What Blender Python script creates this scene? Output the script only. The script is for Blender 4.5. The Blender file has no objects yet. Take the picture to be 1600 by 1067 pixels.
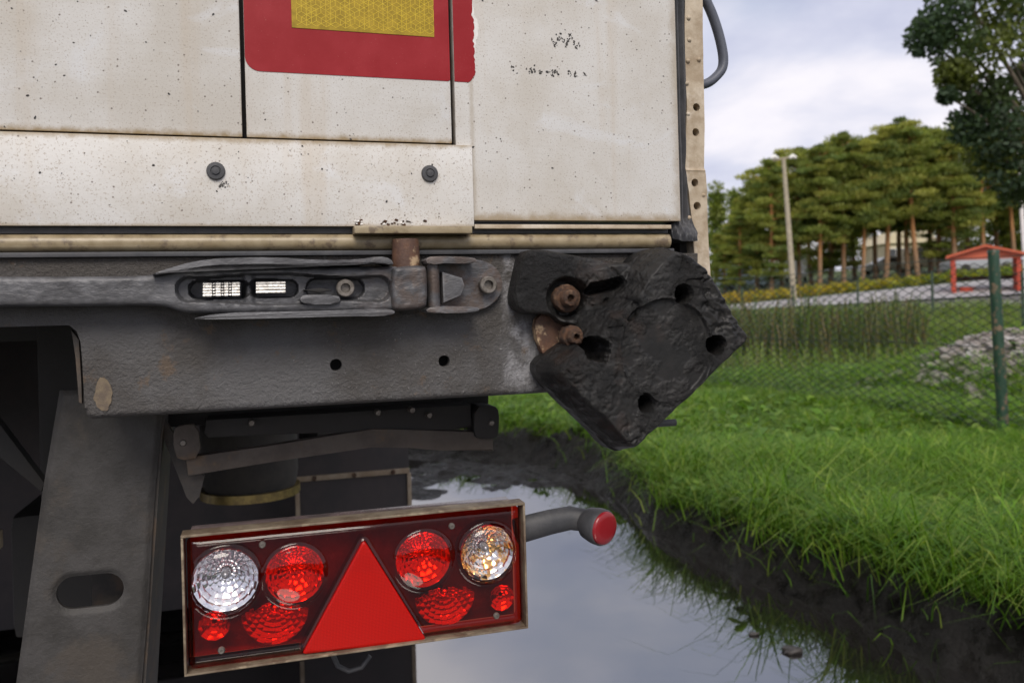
import bpy, bmesh, math, random
import numpy as np

# ------------------------------------------------------------------ camera, sky, sun, exposure
sc = bpy.context.scene
COL = sc.collection
RAD = math.radians
FPX, PX0, PY0, ROLL, CAMH = 1300.0, 800.0, 482.0, RAD(1.55), 1.15     # focal length in photo pixels, principal point, roll, eye height
cam_d = bpy.data.cameras.new('camera'); cam = bpy.data.objects.new('camera', cam_d); COL.objects.link(cam)
cam_d.sensor_width = 36.0; cam_d.lens = 36.0 * FPX / 1600.0
cam_d.shift_y = -(533.5 - PY0) / 1600.0
cam_d.clip_start = 0.02; cam_d.clip_end = 3000
cam.location = (0, 0, CAMH)
from mathutils import Matrix, Vector
cam.rotation_euler = (Matrix.Rotation(RAD(90), 3, 'X') @ Matrix.Rotation(-ROLL, 3, 'Z')).to_euler()
cam_d.dof.use_dof = True; cam_d.dof.focus_distance = 0.97; cam_d.dof.aperture_fstop = 7.5
sc.camera = cam

SUN_EL, SUN_AZ = RAD(44), RAD(176)          # azimuth measured from +Y (view direction) clockwise: the sun stands behind the camera
world = bpy.data.worlds.new('World'); sc.world = world; world.use_nodes = True
sun_d = bpy.data.lights.new('sun', 'SUN'); sun = bpy.data.objects.new('sun', sun_d); COL.objects.link(sun)
sun_d.energy = 1.25; sun_d.angle = RAD(30); sun_d.color = (1.0, 0.92, 0.81)
sdir = Vector((math.sin(SUN_AZ) * math.cos(SUN_EL), math.cos(SUN_AZ) * math.cos(SUN_EL), math.sin(SUN_EL)))
sun.rotation_euler = sdir.to_track_quat('Z', 'Y').to_euler(); sun.location = (0, -5, 12)
vs = sc.view_settings
vs.view_transform = 'Standard'; vs.look = 'None'; vs.gamma = 1.0; vs.use_curve_mapping = False; vs.exposure = 0.95
sc.cycles.max_bounces = 8; sc.cycles.transparent_max_bounces = 16; sc.cycles.caustics_reflective = False; sc.cycles.caustics_refractive = False

# ------------------------------------------------------------------ node helper
class NT:
    def __init__(s, tree):
        s.t = tree; s.n = tree.nodes; s.l = tree.links
    def put(s, sock, v):
        if v is None: return
        if isinstance(v, bpy.types.NodeSocket): s.l.new(v, sock)
        else:
            try: sock.default_value = v
            except Exception:
                sock.default_value = (*v, 1.0) if len(v) == 3 else v
    def node(s, typ, **kw):
        n = s.n.new(typ)
        for k, v in kw.items(): setattr(n, k, v)
        return n
    def math(s, op, a, b=None, c=None, clamp=False):
        n = s.node('ShaderNodeMath', operation=op); n.use_clamp = clamp
        s.put(n.inputs[0], a); s.put(n.inputs[1], b)
        if c is not None: s.put(n.inputs[2], c)
        return n.outputs[0]
    def noise(s, vec, scale, detail=4.0, rough=0.6, dist=0.0):
        n = s.node('ShaderNodeTexNoise'); s.put(n.inputs['Vector'], vec)
        n.inputs['Scale'].default_value = scale; n.inputs['Detail'].default_value = detail
        n.inputs['Roughness'].default_value = rough; n.inputs['Distortion'].default_value = dist
        return n.outputs['Fac']
    def voronoi(s, vec, scale, feature='F1', rnd=1.0):
        n = s.node('ShaderNodeTexVoronoi', feature=feature); s.put(n.inputs['Vector'], vec)
        n.inputs['Scale'].default_value = scale; n.inputs['Randomness'].default_value = rnd
        return n
    def mapping(s, vec, scale=(1, 1, 1), loc=(0, 0, 0), rot=(0, 0, 0)):
        n = s.node('ShaderNodeMapping'); s.put(n.inputs['Vector'], vec)
        n.inputs['Scale'].default_value = scale; n.inputs['Location'].default_value = loc; n.inputs['Rotation'].default_value = rot
        return n.outputs[0]
    def ramp(s, fac, stops):
        n = s.node('ShaderNodeValToRGB'); s.put(n.inputs[0], fac); e = n.color_ramp.elements
        while len(e) < len(stops): e.new(0.5)
        for i, (p, c) in enumerate(stops):
            e[i].position = p; e[i].color = (c, c, c, 1) if isinstance(c, (int, float)) else (*c, 1)
        return n.outputs[0]
    def step(s, fac, a, b):                      # smooth step 0..1 between a and b
        n = s.node('ShaderNodeMapRange', interpolation_type='SMOOTHSTEP'); s.put(n.inputs[0], fac)
        n.inputs[1].default_value = a; n.inputs[2].default_value = b
        return n.outputs[0]
    def mix(s, fac, a, b, mode='MIX'):
        n = s.node('ShaderNodeMix', data_type='RGBA', blend_type=mode)
        s.put(n.inputs[0], fac); s.put(n.inputs[6], a); s.put(n.inputs[7], b)
        return n.outputs[2]
    def obj(s): return s.node('ShaderNodeTexCoord').outputs['Object']
    def sep(s, v):
        n = s.node('ShaderNodeSeparateXYZ'); s.put(n.inputs[0], v); return n.outputs
    def bump(s, h, strength=0.3, dist=0.01, nrm=None):
        n = s.node('ShaderNodeBump'); s.put(n.inputs['Height'], h)
        n.inputs['Strength'].default_value = strength; n.inputs['Distance'].default_value = dist
        if nrm is not None: s.put(n.inputs['Normal'], nrm)
        return n.outputs[0]

def material(name, color=(0.5, 0.5, 0.5), rough=0.5, metal=0.0, spec=0.5, build=None):
    m = bpy.data.materials.new(name); m.use_nodes = True
    t = NT(m.node_tree); p = m.node_tree.nodes['Principled BSDF']
    p.inputs['Base Color'].default_value = (*color, 1); p.inputs['Roughness'].default_value = rough
    p.inputs['Metallic'].default_value = metal; p.inputs['Specular IOR Level'].default_value = spec
    if build: build(t, p)
    return m

def worn(name, c1, c2, scale=30, rough=0.5, metal=0.0, bump=0.2, bdist=0.002, bscale=None, c3=None, s3=8, lo=0.35, hi=0.65, spec=0.5, rvar=0.2):
    """two-tone noise colour with a third patchy tone, fine relief and uneven gloss"""
    def b(t, p):
        o = t.obj(); f = t.noise(o, scale, 6, 0.65)
        col = t.mix(t.step(f, lo, hi), c1, c2)
        if c3: col = t.mix(t.step(t.noise(t.mapping(o, loc=(3, 7, 1)), s3, 5, 0.65), 0.52, 0.66), col, c3)
        t.put(p.inputs['Base Color'], col)
        r = t.math('ADD', rough - rvar / 2, t.math('MULTIPLY', f, rvar)); t.put(p.inputs['Roughness'], r)
        if bump: t.put(p.inputs['Normal'], t.bump(t.noise(o, bscale or scale * 6, 5, 0.7), bump, bdist))
    return material(name, c1, rough, metal, spec, b)

# sky: clear-sky light behind an almost closed, softly modelled cloud cover
w = NT(world.node_tree); w.n.clear()
sky = w.node('ShaderNodeTexSky', sky_type='NISHITA'); sky.sun_disc = False
sky.sun_elevation = SUN_EL; sky.sun_rotation = SUN_AZ; sky.air_density = 1.0; sky.dust_density = 2.0
d = w.node('ShaderNodeTexCoord').outputs['Generated']; dx, dy, dz = w.sep(d)
zz = w.math('ADD', w.math('MAXIMUM', dz, 0.0), 0.22)
cmb = w.node('ShaderNodeCombineXYZ'); w.put(cmb.inputs[0], w.math('DIVIDE', dx, zz)); w.put(cmb.inputs[1], w.math('DIVIDE', dy, zz))
cm = w.mapping(cmb.outputs[0], loc=(0.35, 0.2, 0))
n1 = w.noise(cm, 0.9, 5, 0.5, 0.25); n2 = w.noise(w.mapping(cmb.outputs[0], loc=(5, 2, 3)), 2.1, 5, 0.55, 0.2)
shade = w.math('ADD', w.math('MULTIPLY', n1, 0.55), w.math('MULTIPLY', n2, 0.45))
cloud = w.ramp(shade, [(0.36, (0.54, 0.57, 0.72)), (0.46, (0.70, 0.72, 0.83)), (0.55, (0.92, 0.90, 0.94)), (0.66, (1.05, 1.02, 1.01))])
cover = w.step(w.noise(w.mapping(cmb.outputs[0], loc=(1.7, 8, 0)), 0.8, 4, 0.5), 0.30, 0.44)
cloud = w.mix(1.0, cloud, (8.3, 8.2, 8.4), 'MULTIPLY')
skycol = w.mix(w.math('MULTIPLY_ADD', cover, 0.35, 0.62), sky.outputs[0], cloud)
bg = w.node('ShaderNodeBackground'); w.put(bg.inputs[0], skycol); bg.inputs[1].default_value = 0.066
w.l.new(bg.outputs[0], w.node('ShaderNodeOutputWorld').inputs[0])

# ------------------------------------------------------------------ geometry helpers
rng = np.random.default_rng(7); random.seed(7)
RX = np.array([math.cos(ROLL), 0, -math.sin(ROLL)]); RY = np.array([math.sin(ROLL), 0, math.cos(ROLL)]); FW = np.array([0, 1.0, 0])
def ray(px, py): return (px - PX0) / FPX * RX - (py - PY0) / FPX * RY + FW
def at(px, py, depth):                       # world point on the sight line of a photo pixel, at a distance along the view axis
    return np.array([0, 0, CAMH]) + ray(px, py) * depth
TH = RAD(16.45); D0 = 1.0                    # the trailer's rear stands turned by TH, one metre off
UA = np.array([math.cos(TH), math.sin(TH), 0]); WA = np.array([-math.sin(TH), math.cos(TH), 0]); ORG = np.array([0, D0, 0])
def T(px, py, wd=0.0):                       # pixel -> (across, up) in the trailer's own frame at depth wd behind the door plane
    c = np.array([0, 0, CAMH]); dd = ray(px, py); t = (wd - (c - ORG) @ WA) / (dd @ WA); p = c + t * dd
    return float((p - ORG) @ UA), float(p[2])
def TP(pts, wd=0.0): return [T(x, y, wd) for x, y in pts]

def vnoise(x, y, seed=0):
    xi = np.floor(x).astype(np.int64); yi = np.floor(y).astype(np.int64); xf = x - xi; yf = y - yi
    def h(a, b):
        n = (a * 374761393 + b * 668265263 + seed * 974634777) & 0x7fffffff
        n = ((n ^ (n >> 13)) * 1274126177) & 0x7fffffff
        return ((n ^ (n >> 16)) & 0xffff) / 65535.0
    sx = xf * xf * (3 - 2 * xf); sy = yf * yf * (3 - 2 * yf)
    a = h(xi, yi); b = h(xi + 1, yi); c = h(xi, yi + 1); e = h(xi + 1, yi + 1)
    return (a + (b - a) * sx) * (1 - sy) + (c + (e - c) * sx) * sy
def fbm(x, y, o=4, seed=0):
    r = 0; a = 0.5; f = 1.0
    for k in range(o):
        r = r + a * (vnoise(x * f, y * f, seed + k) - 0.5) * 2; a *= 0.5; f *= 2.03
    return r
def sstep(a, b, x):
    t = np.clip((x - a) / (b - a), 0, 1); return t * t * (3 - 2 * t)
def poly_sdf(pts, x, y):
    p = np.asarray(pts, float); q = np.roll(p, -1, 0); sh = x.shape; x = x.ravel(); y = y.ravel()
    dmin = np.full(x.shape, 1e9); ins = np.zeros(x.shape, bool)
    for (ax, ay), (bx, by) in zip(p, q):
        ex, ey = bx - ax, by - ay; L = ex * ex + ey * ey + 1e-18
        t = np.clip(((x - ax) * ex + (y - ay) * ey) / L, 0, 1)
        dmin = np.minimum(dmin, (x - ax - t * ex) ** 2 + (y - ay - t * ey) ** 2)
        cond = ((ay > y) != (by > y)) & (x < ex * (y - ay) / (by - ay + 1e-18) + ax); ins ^= cond
    return np.where(ins, -1, 1).reshape(sh) * np.sqrt(dmin).reshape(sh)
def chaikin(pts, n=2):
    p = [tuple(a) for a in pts]
    for _ in range(n):
        o = []
        for i in range(len(p)):
            a, b = p[i], p[(i + 1) % len(p)]
            o += [(0.75 * a[0] + 0.25 * b[0], 0.75 * a[1] + 0.25 * b[1]), (0.25 * a[0] + 0.75 * b[0], 0.25 * a[1] + 0.75 * b[1])]
        p = o
    return p
def capsule(x, y, ax, ay, bx, by, r):
    ex, ey = bx - ax, by - ay; t = np.clip(((x - ax) * ex + (y - ay) * ey) / (ex * ex + ey * ey + 1e-12), 0, 1)
    return np.hypot(x - ax - t * ex, y - ay - t * ey) - r
def circ(x, y, c, r): return np.hypot(x - c[0], y - c[1]) - r

def link(name, me, mat, parent=None, kind=None):
    o = bpy.data.objects.new(name, me); COL.objects.link(o)
    if mat is not None and not len(me.materials): me.materials.append(mat)
    if parent is not None: o.parent = parent
    if kind: o['kind'] = kind
    return o
def mesh_np(name, V, F, smooth=False, angle=None, cols=None):
    """V (n,3); F list of (k,) int arrays or (m,4)/(m,3) array"""
    me = bpy.data.meshes.new(name)
    V = np.asarray(V, np.float32)
    if isinstance(F, np.ndarray): blocks = [F]
    else: blocks = [np.asarray(f, np.int32) for f in F if len(f)]
    me.vertices.add(len(V)); me.vertices.foreach_set('co', V.ravel())
    idx = np.concatenate([b.ravel() for b in blocks]); tot = np.concatenate([np.full(len(b), b.shape[1]) for b in blocks])
    st = np.concatenate([[0], np.cumsum(tot)[:-1]])
    me.loops.add(len(idx)); me.loops.foreach_set('vertex_index', idx.astype(np.int32))
    me.polygons.add(len(tot)); me.polygons.foreach_set('loop_start', st.astype(np.int32)); me.polygons.foreach_set('loop_total', tot.astype(np.int32))
    me.update(calc_edges=True); me.validate()
    if smooth: me.shade_smooth()
    if angle: me.set_sharp_from_angle(angle=RAD(angle))
    if cols is not None:
        a = me.color_attributes.new('col', 'FLOAT_COLOR', 'POINT')
        c = np.ones((len(V), 4), np.float32); c[:, :3] = cols; a.data.foreach_set('color', c.ravel())
    return me
def relief(name, sdf, height, back, bounds, res, mat, parent, angle=40, kind=None):
    """solid whose outline is sdf<0 in the (across, up) plane, front surface at depth height(...), walls running back to `back`"""
    u0, u1, z0, z1 = bounds; nu = int((u1 - u0) / res) + 2; nz = int((z1 - z0) / res) + 2
    U, Z = np.meshgrid(u0 + np.arange(nu) * res, z0 + np.arange(nz) * res, indexing='ij')
    dd = sdf(U, Z); ins = dd < 0
    for _ in range(2):
        gu, gz = np.gradient(dd, res); g = np.maximum(np.hypot(gu, gz), 0.3)
        out = (~ins) & (dd < 3 * res)
        U = np.where(out, U - gu / g ** 2 * dd, U); Z = np.where(out, Z - gz / g ** 2 * dd, Z)
        dd = np.where(out, 0, dd)
        break
    cell = ins[:-1, :-1] | ins[1:, :-1] | ins[1:, 1:] | ins[:-1, 1:]
    ci, cj = np.nonzero(cell); vid = lambda i, j: i * nz + j
    quads = np.stack([vid(ci, cj), vid(ci + 1, cj), vid(ci + 1, cj + 1), vid(ci, cj + 1)], 1)
    Wf = height(U, Z, np.minimum(dd, 0)) + 0 * U
    V = np.stack([U.ravel(), Wf.ravel(), Z.ravel()], 1)
    e = np.concatenate([quads[:, [0, 1]], quads[:, [1, 2]], quads[:, [2, 3]], quads[:, [3, 0]]])
    key = set(map(tuple, e.tolist())); be = np.array([(a, b) for a, b in key if (b, a) not in key], np.int64)
    used = np.unique(quads); remap = -np.ones(nu * nz, np.int64); remap[used] = np.arange(len(used)); V2 = V[used]
    bv = np.unique(be); bm_ = -np.ones(nu * nz, np.int64); bm_[bv] = len(used) + np.arange(len(bv))
    bm2 = bm_.copy(); bm2[bv] += len(bv)
    Vt = V[bv].copy(); Vb = V[bv].copy(); Vb[:, 1] = back          # doubled rim so the edge stays crisp
    walls = np.stack([bm_[be[:, 1]], bm_[be[:, 0]], bm2[be[:, 0]], bm2[be[:, 1]]], 1)
    me = mesh_np(name, np.concatenate([V2, Vt, Vb]), [remap[quads], walls], True, angle)
    return link(name, me, mat, parent, kind)
def bm_obj(name, bm, mat, parent=None, smooth=None, kind=None):
    me = bpy.data.meshes.new(name); bmesh.ops.recalc_face_normals(bm, faces=bm.faces); bm.to_mesh(me); bm.free()
    if smooth is not None: me.shade_smooth(); me.set_sharp_from_angle(angle=RAD(smooth))
    return link(name, me, mat, parent, kind)
def box_bm(bm, x0, x1, y0, y1, z0, z1, bev=0.0, seg=2):
    vs_ = [bm.verts.new((x, y, z)) for z in (z0, z1) for y in (y0, y1) for x in (x0, x1)]
    fs = [bm.faces.new([vs_[i] for i in q]) for q in ((0, 2, 3, 1), (4, 5, 7, 6), (0, 1, 5, 4), (2, 6, 7, 3), (0, 4, 6, 2), (1, 3, 7, 5))]
    if bev:
        es = {e for f in fs for e in f.edges}
        bmesh.ops.bevel(bm, geom=list(es), offset=bev, segments=seg, affect='EDGES', profile=0.6)
def box(name, x0, x1, y0, y1, z0, z1, mat, parent=None, bev=0.0, kind=None):
    bm = bmesh.new(); box_bm(bm, x0, x1, y0, y1, z0, z1, bev); return bm_obj(name, bm, mat, parent, 40, kind)
def prism(name, pts, w0, w1, mat, parent=None, bev=0.001, smooth=35):
    """outline (across, up) pushed from depth w0 to w1, edges eased"""
    bm = bmesh.new()
    a = [bm.verts.new((u, w0, z)) for u, z in pts]; b = [bm.verts.new((u, w1, z)) for u, z in pts]; n = len(pts)
    fa = bm.faces.new(a); fb = bm.faces.new(b[::-1])
    for i in range(n): bm.faces.new((a[i], b[i], b[(i + 1) % n], a[(i + 1) % n]))
    if bev: bmesh.ops.bevel(bm, geom=list(fa.edges), offset=bev, segments=2, affect='EDGES', profile=0.6)
    return bm_obj(name, bm, mat, parent, smooth)
def tube_bm(bm, path, radii, seg=12, squash=None, cap=True):
    path = [Vector(p) for p in path]; rings = []
    if not hasattr(radii, '__len__'): radii = [radii] * len(path)
    up = None
    for i, p in enumerate(path):
        t = (path[min(i + 1, len(path) - 1)] - path[max(i - 1, 0)]).normalized()
        if up is None: up = Vector((0, 0, 1)) if abs(t.z) < 0.9 else Vector((0, 1, 0))
        s_ = t.cross(up).normalized(); up = s_.cross(t).normalized()
        sq = squash or (1, 1)
        rings.append([bm.verts.new(p + (s_ * math.cos(a) * sq[0] + up * math.sin(a) * sq[1]) * radii[i]) for a in [2 * math.pi * k / seg for k in range(seg)]])
    for r0, r1 in zip(rings, rings[1:]):
        for k in range(seg): bm.faces.new((r0[k], r0[(k + 1) % seg], r1[(k + 1) % seg], r1[k]))
    if cap: bm.faces.new(rings[0][::-1]); bm.faces.new(rings[-1])
def tube(name, path, radii, mat, parent=None, seg=12, squash=None, kind=None):
    bm = bmesh.new(); tube_bm(bm, path, radii, seg, squash); return bm_obj(name, bm, mat, parent, 45, kind)
def lathe_bm(bm, prof, u, z, seg=24, hexn=None, ovl=(1, 1)):
    """profile [(r, depth)] turned about an axis that points into the trailer at (u, z)"""
    rings = []
    for r, wd in prof:
        rings.append([bm.verts.new((u + ovl[0] * r * math.cos(a), wd, z + ovl[1] * r * math.sin(a))) for a in [2 * math.pi * k / seg for k in range(seg)]])
    for r0, r1 in zip(rings, rings[1:]):
        for k in range(seg): bm.faces.new((r0[k], r0[(k + 1) % seg], r1[(k + 1) % seg], r1[k]))
    bm.faces.new(rings[-1]); bm.faces.new(rings[0][::-1])
def lathe(name, prof, u, z, mat, parent=None, seg=24, ovl=(1, 1), smooth=40):
    bm = bmesh.new(); lathe_bm(bm, prof, u, z, seg, None, ovl); return bm_obj(name, bm, mat, parent, smooth)
def thing(name, label, cat, loc=(0, 0, 0), rz=0.0, group=None):
    o = bpy.data.objects.new(name, None); COL.objects.link(o); o.location = loc; o.rotation_euler = (0, 0, rz); o.empty_display_size = 0.2
    return tag(o, label, cat, group)
def tag(o, label, cat, group=None):
    o['label'] = label; o['category'] = cat
    if group: o['group'] = group
    return o
def copy_tree(o, parent=None):
    c = o.copy(); COL.objects.link(c)
    if parent is not None: c.parent = parent
    for ch in o.children: copy_tree(ch, c)
    return c

# ------------------------------------------------------------------ materials
M = {}
def panel_build(hseams, vseams, warm=1.0):
    def b(t, p):
        o = t.obj(); x, y, z = t.sep(o)
        col = t.mix(t.step(t.noise(o, 7, 5, 0.6), 0.38, 0.66), (0.71, 0.70, 0.68), (0.61, 0.58, 0.53))
        col = t.mix(t.math('MULTIPLY', t.step(t.noise(t.mapping(o, (24, 1, 1.2)), 1, 4, 0.6), 0.52, 0.72), 0.4), col, (0.58, 0.50, 0.40))       # rain streaks
        wp = t.step(t.noise(t.mapping(o, (1, 1, 1.4), (2, 0, 5), (0, 0.5, 0)), 9, 6, 0.62, 0.8), 0.56, 0.68)
        col = t.mix(t.math('MULTIPLY', wp, 0.55), col, (0.75, 0.765, 0.79))                                                                   # wiped patches
        nz = t.noise(o, 60, 5, 0.7); grime = None
        for s_, axis, wd, k in hseams + vseams:
            dd = t.math('ABSOLUTE', t.math('SUBTRACT', z if axis == 'z' else x, s_))
            dd = t.math('ADD', dd, t.math('MULTIPLY', t.math('SUBTRACT', nz, 0.5), wd * 1.6))
            g = t.math('MULTIPLY', t.math('SUBTRACT', 1.0, t.step(dd, 0.0, wd)), k)
            grime = g if grime is None else t.math('MAXIMUM', grime, g)
        if grime is not None: col = t.mix(grime, col, (0.29, 0.20, 0.085))
        fine = t.step(t.noise(o, 520, 3, 0.6), 0.56, 0.68)
        col = t.mix(t.math('MULTIPLY', fine, 0.6), col, (0.30, 0.23, 0.16))                                                                   # road-dirt specks
        v = t.voronoi(o, 150); sel = t.step(t.sep(v.outputs['Color'])[0], 0.80, 0.84)
        sp = t.math('MULTIPLY', sel, t.math('SUBTRACT', 1.0, t.step(v.outputs['Distance'], 0.10, 0.19)))
        col = t.mix(t.math('MULTIPLY', sp, 0.85), col, (0.13, 0.10, 0.08))
        t.put(p.inputs['Base Color'], col)
        t.put(p.inputs['Roughness'], t.math('MULTIPLY_ADD', nz, 0.3, 0.32))
        h = t.math('ADD', t.math('MULTIPLY', t.noise(t.mapping(o, (3, 1, 160)), 1, 2, 0.5), 0.5), t.noise(o, 240, 3, 0.6))
        t.put(p.inputs['Normal'], t.bump(h, 0.12, 0.0015))
    return b
ZS = 1.3445; ZK = 1.2478                                  # door seam height, lower edge of the kick plate
US1 = T(379, 100)[0]; US2 = T(706, 100)[0]; UD = T(1060, 200)[0]; ZD = T(900, 345)[1]
M['panel'] = material('grimy_white_door_paint', rough=0.4, build=panel_build([(ZS, 'z', 0.010, 0.9), (ZD, 'z', 0.013, 0.75)], [(US1, 'x', 0.004, 0.6), (US2, 'x', 0.004, 0.6), (UD, 'x', 0.012, 0.4)]))
M['panel_plain'] = material('grimy_white_corner_panel_paint', rough=0.4, build=panel_build([(ZD, 'z', 0.013, 0.75)], [(US2, 'x', 0.004, 0.6), (UD, 'x', 0.014, 0.45), (T(738, 300)[0] + 0.002, 'x', 0.005, 0.35)]))
M['kick'] = material('grimy_white_kick_plate_paint', rough=0.4, build=panel_build([(ZS, 'z', 0.008, 0.8), (ZK, 'z', 0.004, 0.5)], []))
M['post'] = worn('dusty_beige_post_paint', (0.52, 0.44, 0.33), (0.36, 0.28, 0.19), 40, 0.55, bump=0.3, c3=(0.62, 0.55, 0.45), s3=16)
M['tube'] = worn('dirty_cream_tube_paint', (0.36, 0.295, 0.19), (0.24, 0.185, 0.105), 26, 0.35, bump=0.1, c3=(0.16, 0.12, 0.08), s3=60)
M['rubber'] = worn('black_rubber_seal', (0.045, 0.047, 0.053), (0.075, 0.075, 0.08), 40, 0.55, bump=0.2)
M['strap'] = worn('blue_grey_rubber_hose', (0.085, 0.095, 0.125), (0.11, 0.12, 0.15), 50, 0.5, bump=0.1)
M['void'] = worn('shade_darkened_steel', (0.012, 0.0115, 0.0115), (0.022, 0.020, 0.019), 20, 0.7, bump=0.2)  # steel colour darkened to carry the shade of the interior and underframe
M['under'] = worn('brown_dusty_underframe_steel', (0.050, 0.046, 0.043), (0.085, 0.072, 0.062), 22, 0.65, bump=0.3, c3=(0.12, 0.085, 0.06), s3=14)
M['bar_brown'] = worn('brown_dusty_bar_steel', (0.075, 0.06, 0.05), (0.115, 0.095, 0.08), 26, 0.7, bump=0.35, c3=(0.14, 0.095, 0.06), s3=18)
def beam_build(t, p):
    o = t.obj(); x, y, z = t.sep(o)
    col = t.mix(t.step(t.noise(o, 9, 6, 0.6), 0.36, 0.64), (0.070, 0.064, 0.060), (0.120, 0.118, 0.121))
    hgt = t.math('ADD', z, t.math('MULTIPLY', t.noise(o, 8, 4, 0.6), 0.14))
    col = t.mix(t.math('MULTIPLY', t.step(hgt, 1.19, 1.27), 0.8), col, (0.060, 0.052, 0.045))       # darker brown towards the upper flange
    grit = t.noise(o, 250, 4, 0.68); gz = t.step(t.noise(t.mapping(o, loc=(4, 1, 2)), 5, 3, 0.5), 0.42, 0.58)
    pit = t.math('MULTIPLY', t.step(grit, 0.60, 0.72), gz)
    col = t.mix(t.math('MULTIPLY', pit, 0.7), col, (0.34, 0.335, 0.33))
    col = t.mix(t.math('MULTIPLY', t.step(t.noise(o, 30, 4, 0.7), 0.58, 0.7), 0.6), col, (0.15, 0.10, 0.062))
    wash = t.math('MULTIPLY', t.math('SUBTRACT', 1.0, t.step(t.math('ABSOLUTE', t.math('SUBTRACT', t.math('ADD', x, t.math('MULTIPLY', t.noise(t.mapping(o, (2, 1, .6)), 18, 5, .7), 0.06)), 0.036)), 0.0, 0.028)), t.step(t.noise(o, 34, 5, 0.7), 0.4, 0.6))
    col = t.mix(t.math('MULTIPLY', wash, 0.8), col, (0.36, 0.36, 0.38))                              # pale salt wash beside the buffer
    t.put(p.inputs['Base Color'], col)
    t.put(p.inputs['Roughness'], t.math('SUBTRACT', 0.62, t.math('MULTIPLY', pit, 0.3)))
    t.put(p.inputs['Normal'], t.bump(t.math('ADD', grit, t.math('MULTIPLY', t.noise(o, 90, 4, 0.6), 0.7)), 0.8, 0.004))
M['beam'] = material('gritty_grey_sill_steel', rough=0.55, metal=0.15, build=beam_build)
def cast_build(t, p):
    o = t.obj(); x, y, z = t.sep(o)
    n = t.noise(o, 30, 5, 0.62)
    col = t.mix(t.step(n, 0.38, 0.62), (0.070, 0.070, 0.075), (0.125, 0.126, 0.135))
    rust = t.math('MULTIPLY', t.step(t.math('ADD', x, t.math('MULTIPLY', t.noise(o, 24, 5, 0.65), 0.16)), -0.14, -0.02), t.step(t.noise(t.mapping(o, loc=(1, 4, 2)), 34, 5, 0.65), 0.42, 0.6))
    col = t.mix(t.math('MULTIPLY', rust, 0.75), col, (0.095, 0.064, 0.048))
    geo = t.node('ShaderNodeNewGeometry'); edge = t.step(geo.outputs['Pointiness'], 0.53, 0.62)
    col = t.mix(t.math('MULTIPLY', edge, 0.6), col, (0.22, 0.22, 0.23))                              # paint rubbed off the edges
    t.put(p.inputs['Base Color'], col); t.put(p.inputs['Roughness'], t.math('MULTIPLY_ADD', n, 0.25, 0.36))
    t.put(p.inputs['Normal'], t.bump(t.noise(t.mapping(o, (0.6, 1, 1.3)), 210, 4, 0.62), 0.5, 0.002))
M['cast'] = material('dark_cast_latch_steel', rough=0.45, metal=0.35, build=cast_build)
M['bright'] = worn('bright_spring_steel', (0.46, 0.46, 0.46), (0.28, 0.27, 0.26), 300, 0.3, 0.9, bump=0.1)
M['bolt'] = worn('dull_zinc_bolt', (0.22, 0.20, 0.18), (0.13, 0.115, 0.10), 160, 0.5, 0.5, bump=0.3, bdist=0.001)
M['rust'] = worn('flaky_rusted_iron', (0.12, 0.058, 0.03), (0.05, 0.032, 0.024), 130, 0.8, 0.0, bump=0.8, bdist=0.004, c3=(0.18, 0.105, 0.06), s3=90)
M['pin'] = worn('rust_worn_pin_steel', (0.085, 0.045, 0.032), (0.14, 0.07, 0.04), 60, 0.6, 0.1, bump=0.4, c3=(0.50, 0.36, 0.22), s3=46)
def buf_build(t, p):
    o = t.obj(); n = t.noise(o, 26, 6, 0.65)
    col = t.mix(t.step(n, 0.4, 0.65), (0.0095, 0.0095, 0.0095), (0.017, 0.016, 0.0155))
    br = t.math('MULTIPLY', t.step(t.noise(t.mapping(o, loc=(6, 2, 3)), 17, 5, 0.65), 0.55, 0.68), 0.7)
    col = t.mix(br, col, (0.030, 0.021, 0.017))
    geo = t.node('ShaderNodeNewGeometry'); ed = t.math('MULTIPLY', t.step(geo.outputs['Pointiness'], 0.55, 0.66), t.step(t.noise(o, 90, 3, 0.6), 0.45, 0.65))
    col = t.mix(t.math('MULTIPLY', ed, 0.6), col, (0.12, 0.115, 0.11))
    t.put(p.inputs['Base Color'], col)
    t.put(p.inputs['Roughness'], t.math('MULTIPLY_ADD', t.noise(o, 60, 4, 0.6), 0.5, 0.22))
    nb = t.noise(o, 120, 6, 0.72); mk = t.step(t.noise(t.mapping(o, loc=(2, 9, 4)), 14, 4, 0.6), 0.44, 0.62)
    t.put(p.inputs['Normal'], t.bump(t.math('MULTIPLY', nb, t.math('MULTIPLY_ADD', mk, 0.92, 0.08)), 0.9, 0.010))
M['buffer'] = material('torn_black_buffer_rubber', rough=0.5, spec=0.35, build=buf_build)
def red_build(t, p):
    o = t.obj(); n = t.noise(o, 14, 5, 0.6)
    col = t.mix(t.step(n, 0.35, 0.7), (0.27, 0.005, 0.010), (0.33, 0.018, 0.025))
    col = t.mix(t.math('MULTIPLY', t.step(t.noise(o, 700, 2, 0.5), 0.70, 0.78), 0.3), col, (0.5, 0.35, 0.3))
    t.put(p.inputs['Base Color'], col)
M['red_film'] = material('faded_red_reflective_film', rough=0.42, spec=0.25, build=red_build)
M['yellow_film'] = worn('olive_yellow_prism_film', (0.30, 0.20, 0.008), (0.40, 0.27, 0.012), 90, 0.25, 0.2, bump=0.0)
M['yellow_line'] = worn('bright_yellow_cell_edge', (0.78, 0.58, 0.03), (0.68, 0.48, 0.02), 60, 0.3, bump=0.0)
M['paper'] = worn('torn_white_film_backing', (0.72, 0.70, 0.67), (0.82, 0.81, 0.79), 80, 0.6, bump=0.3)
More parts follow.
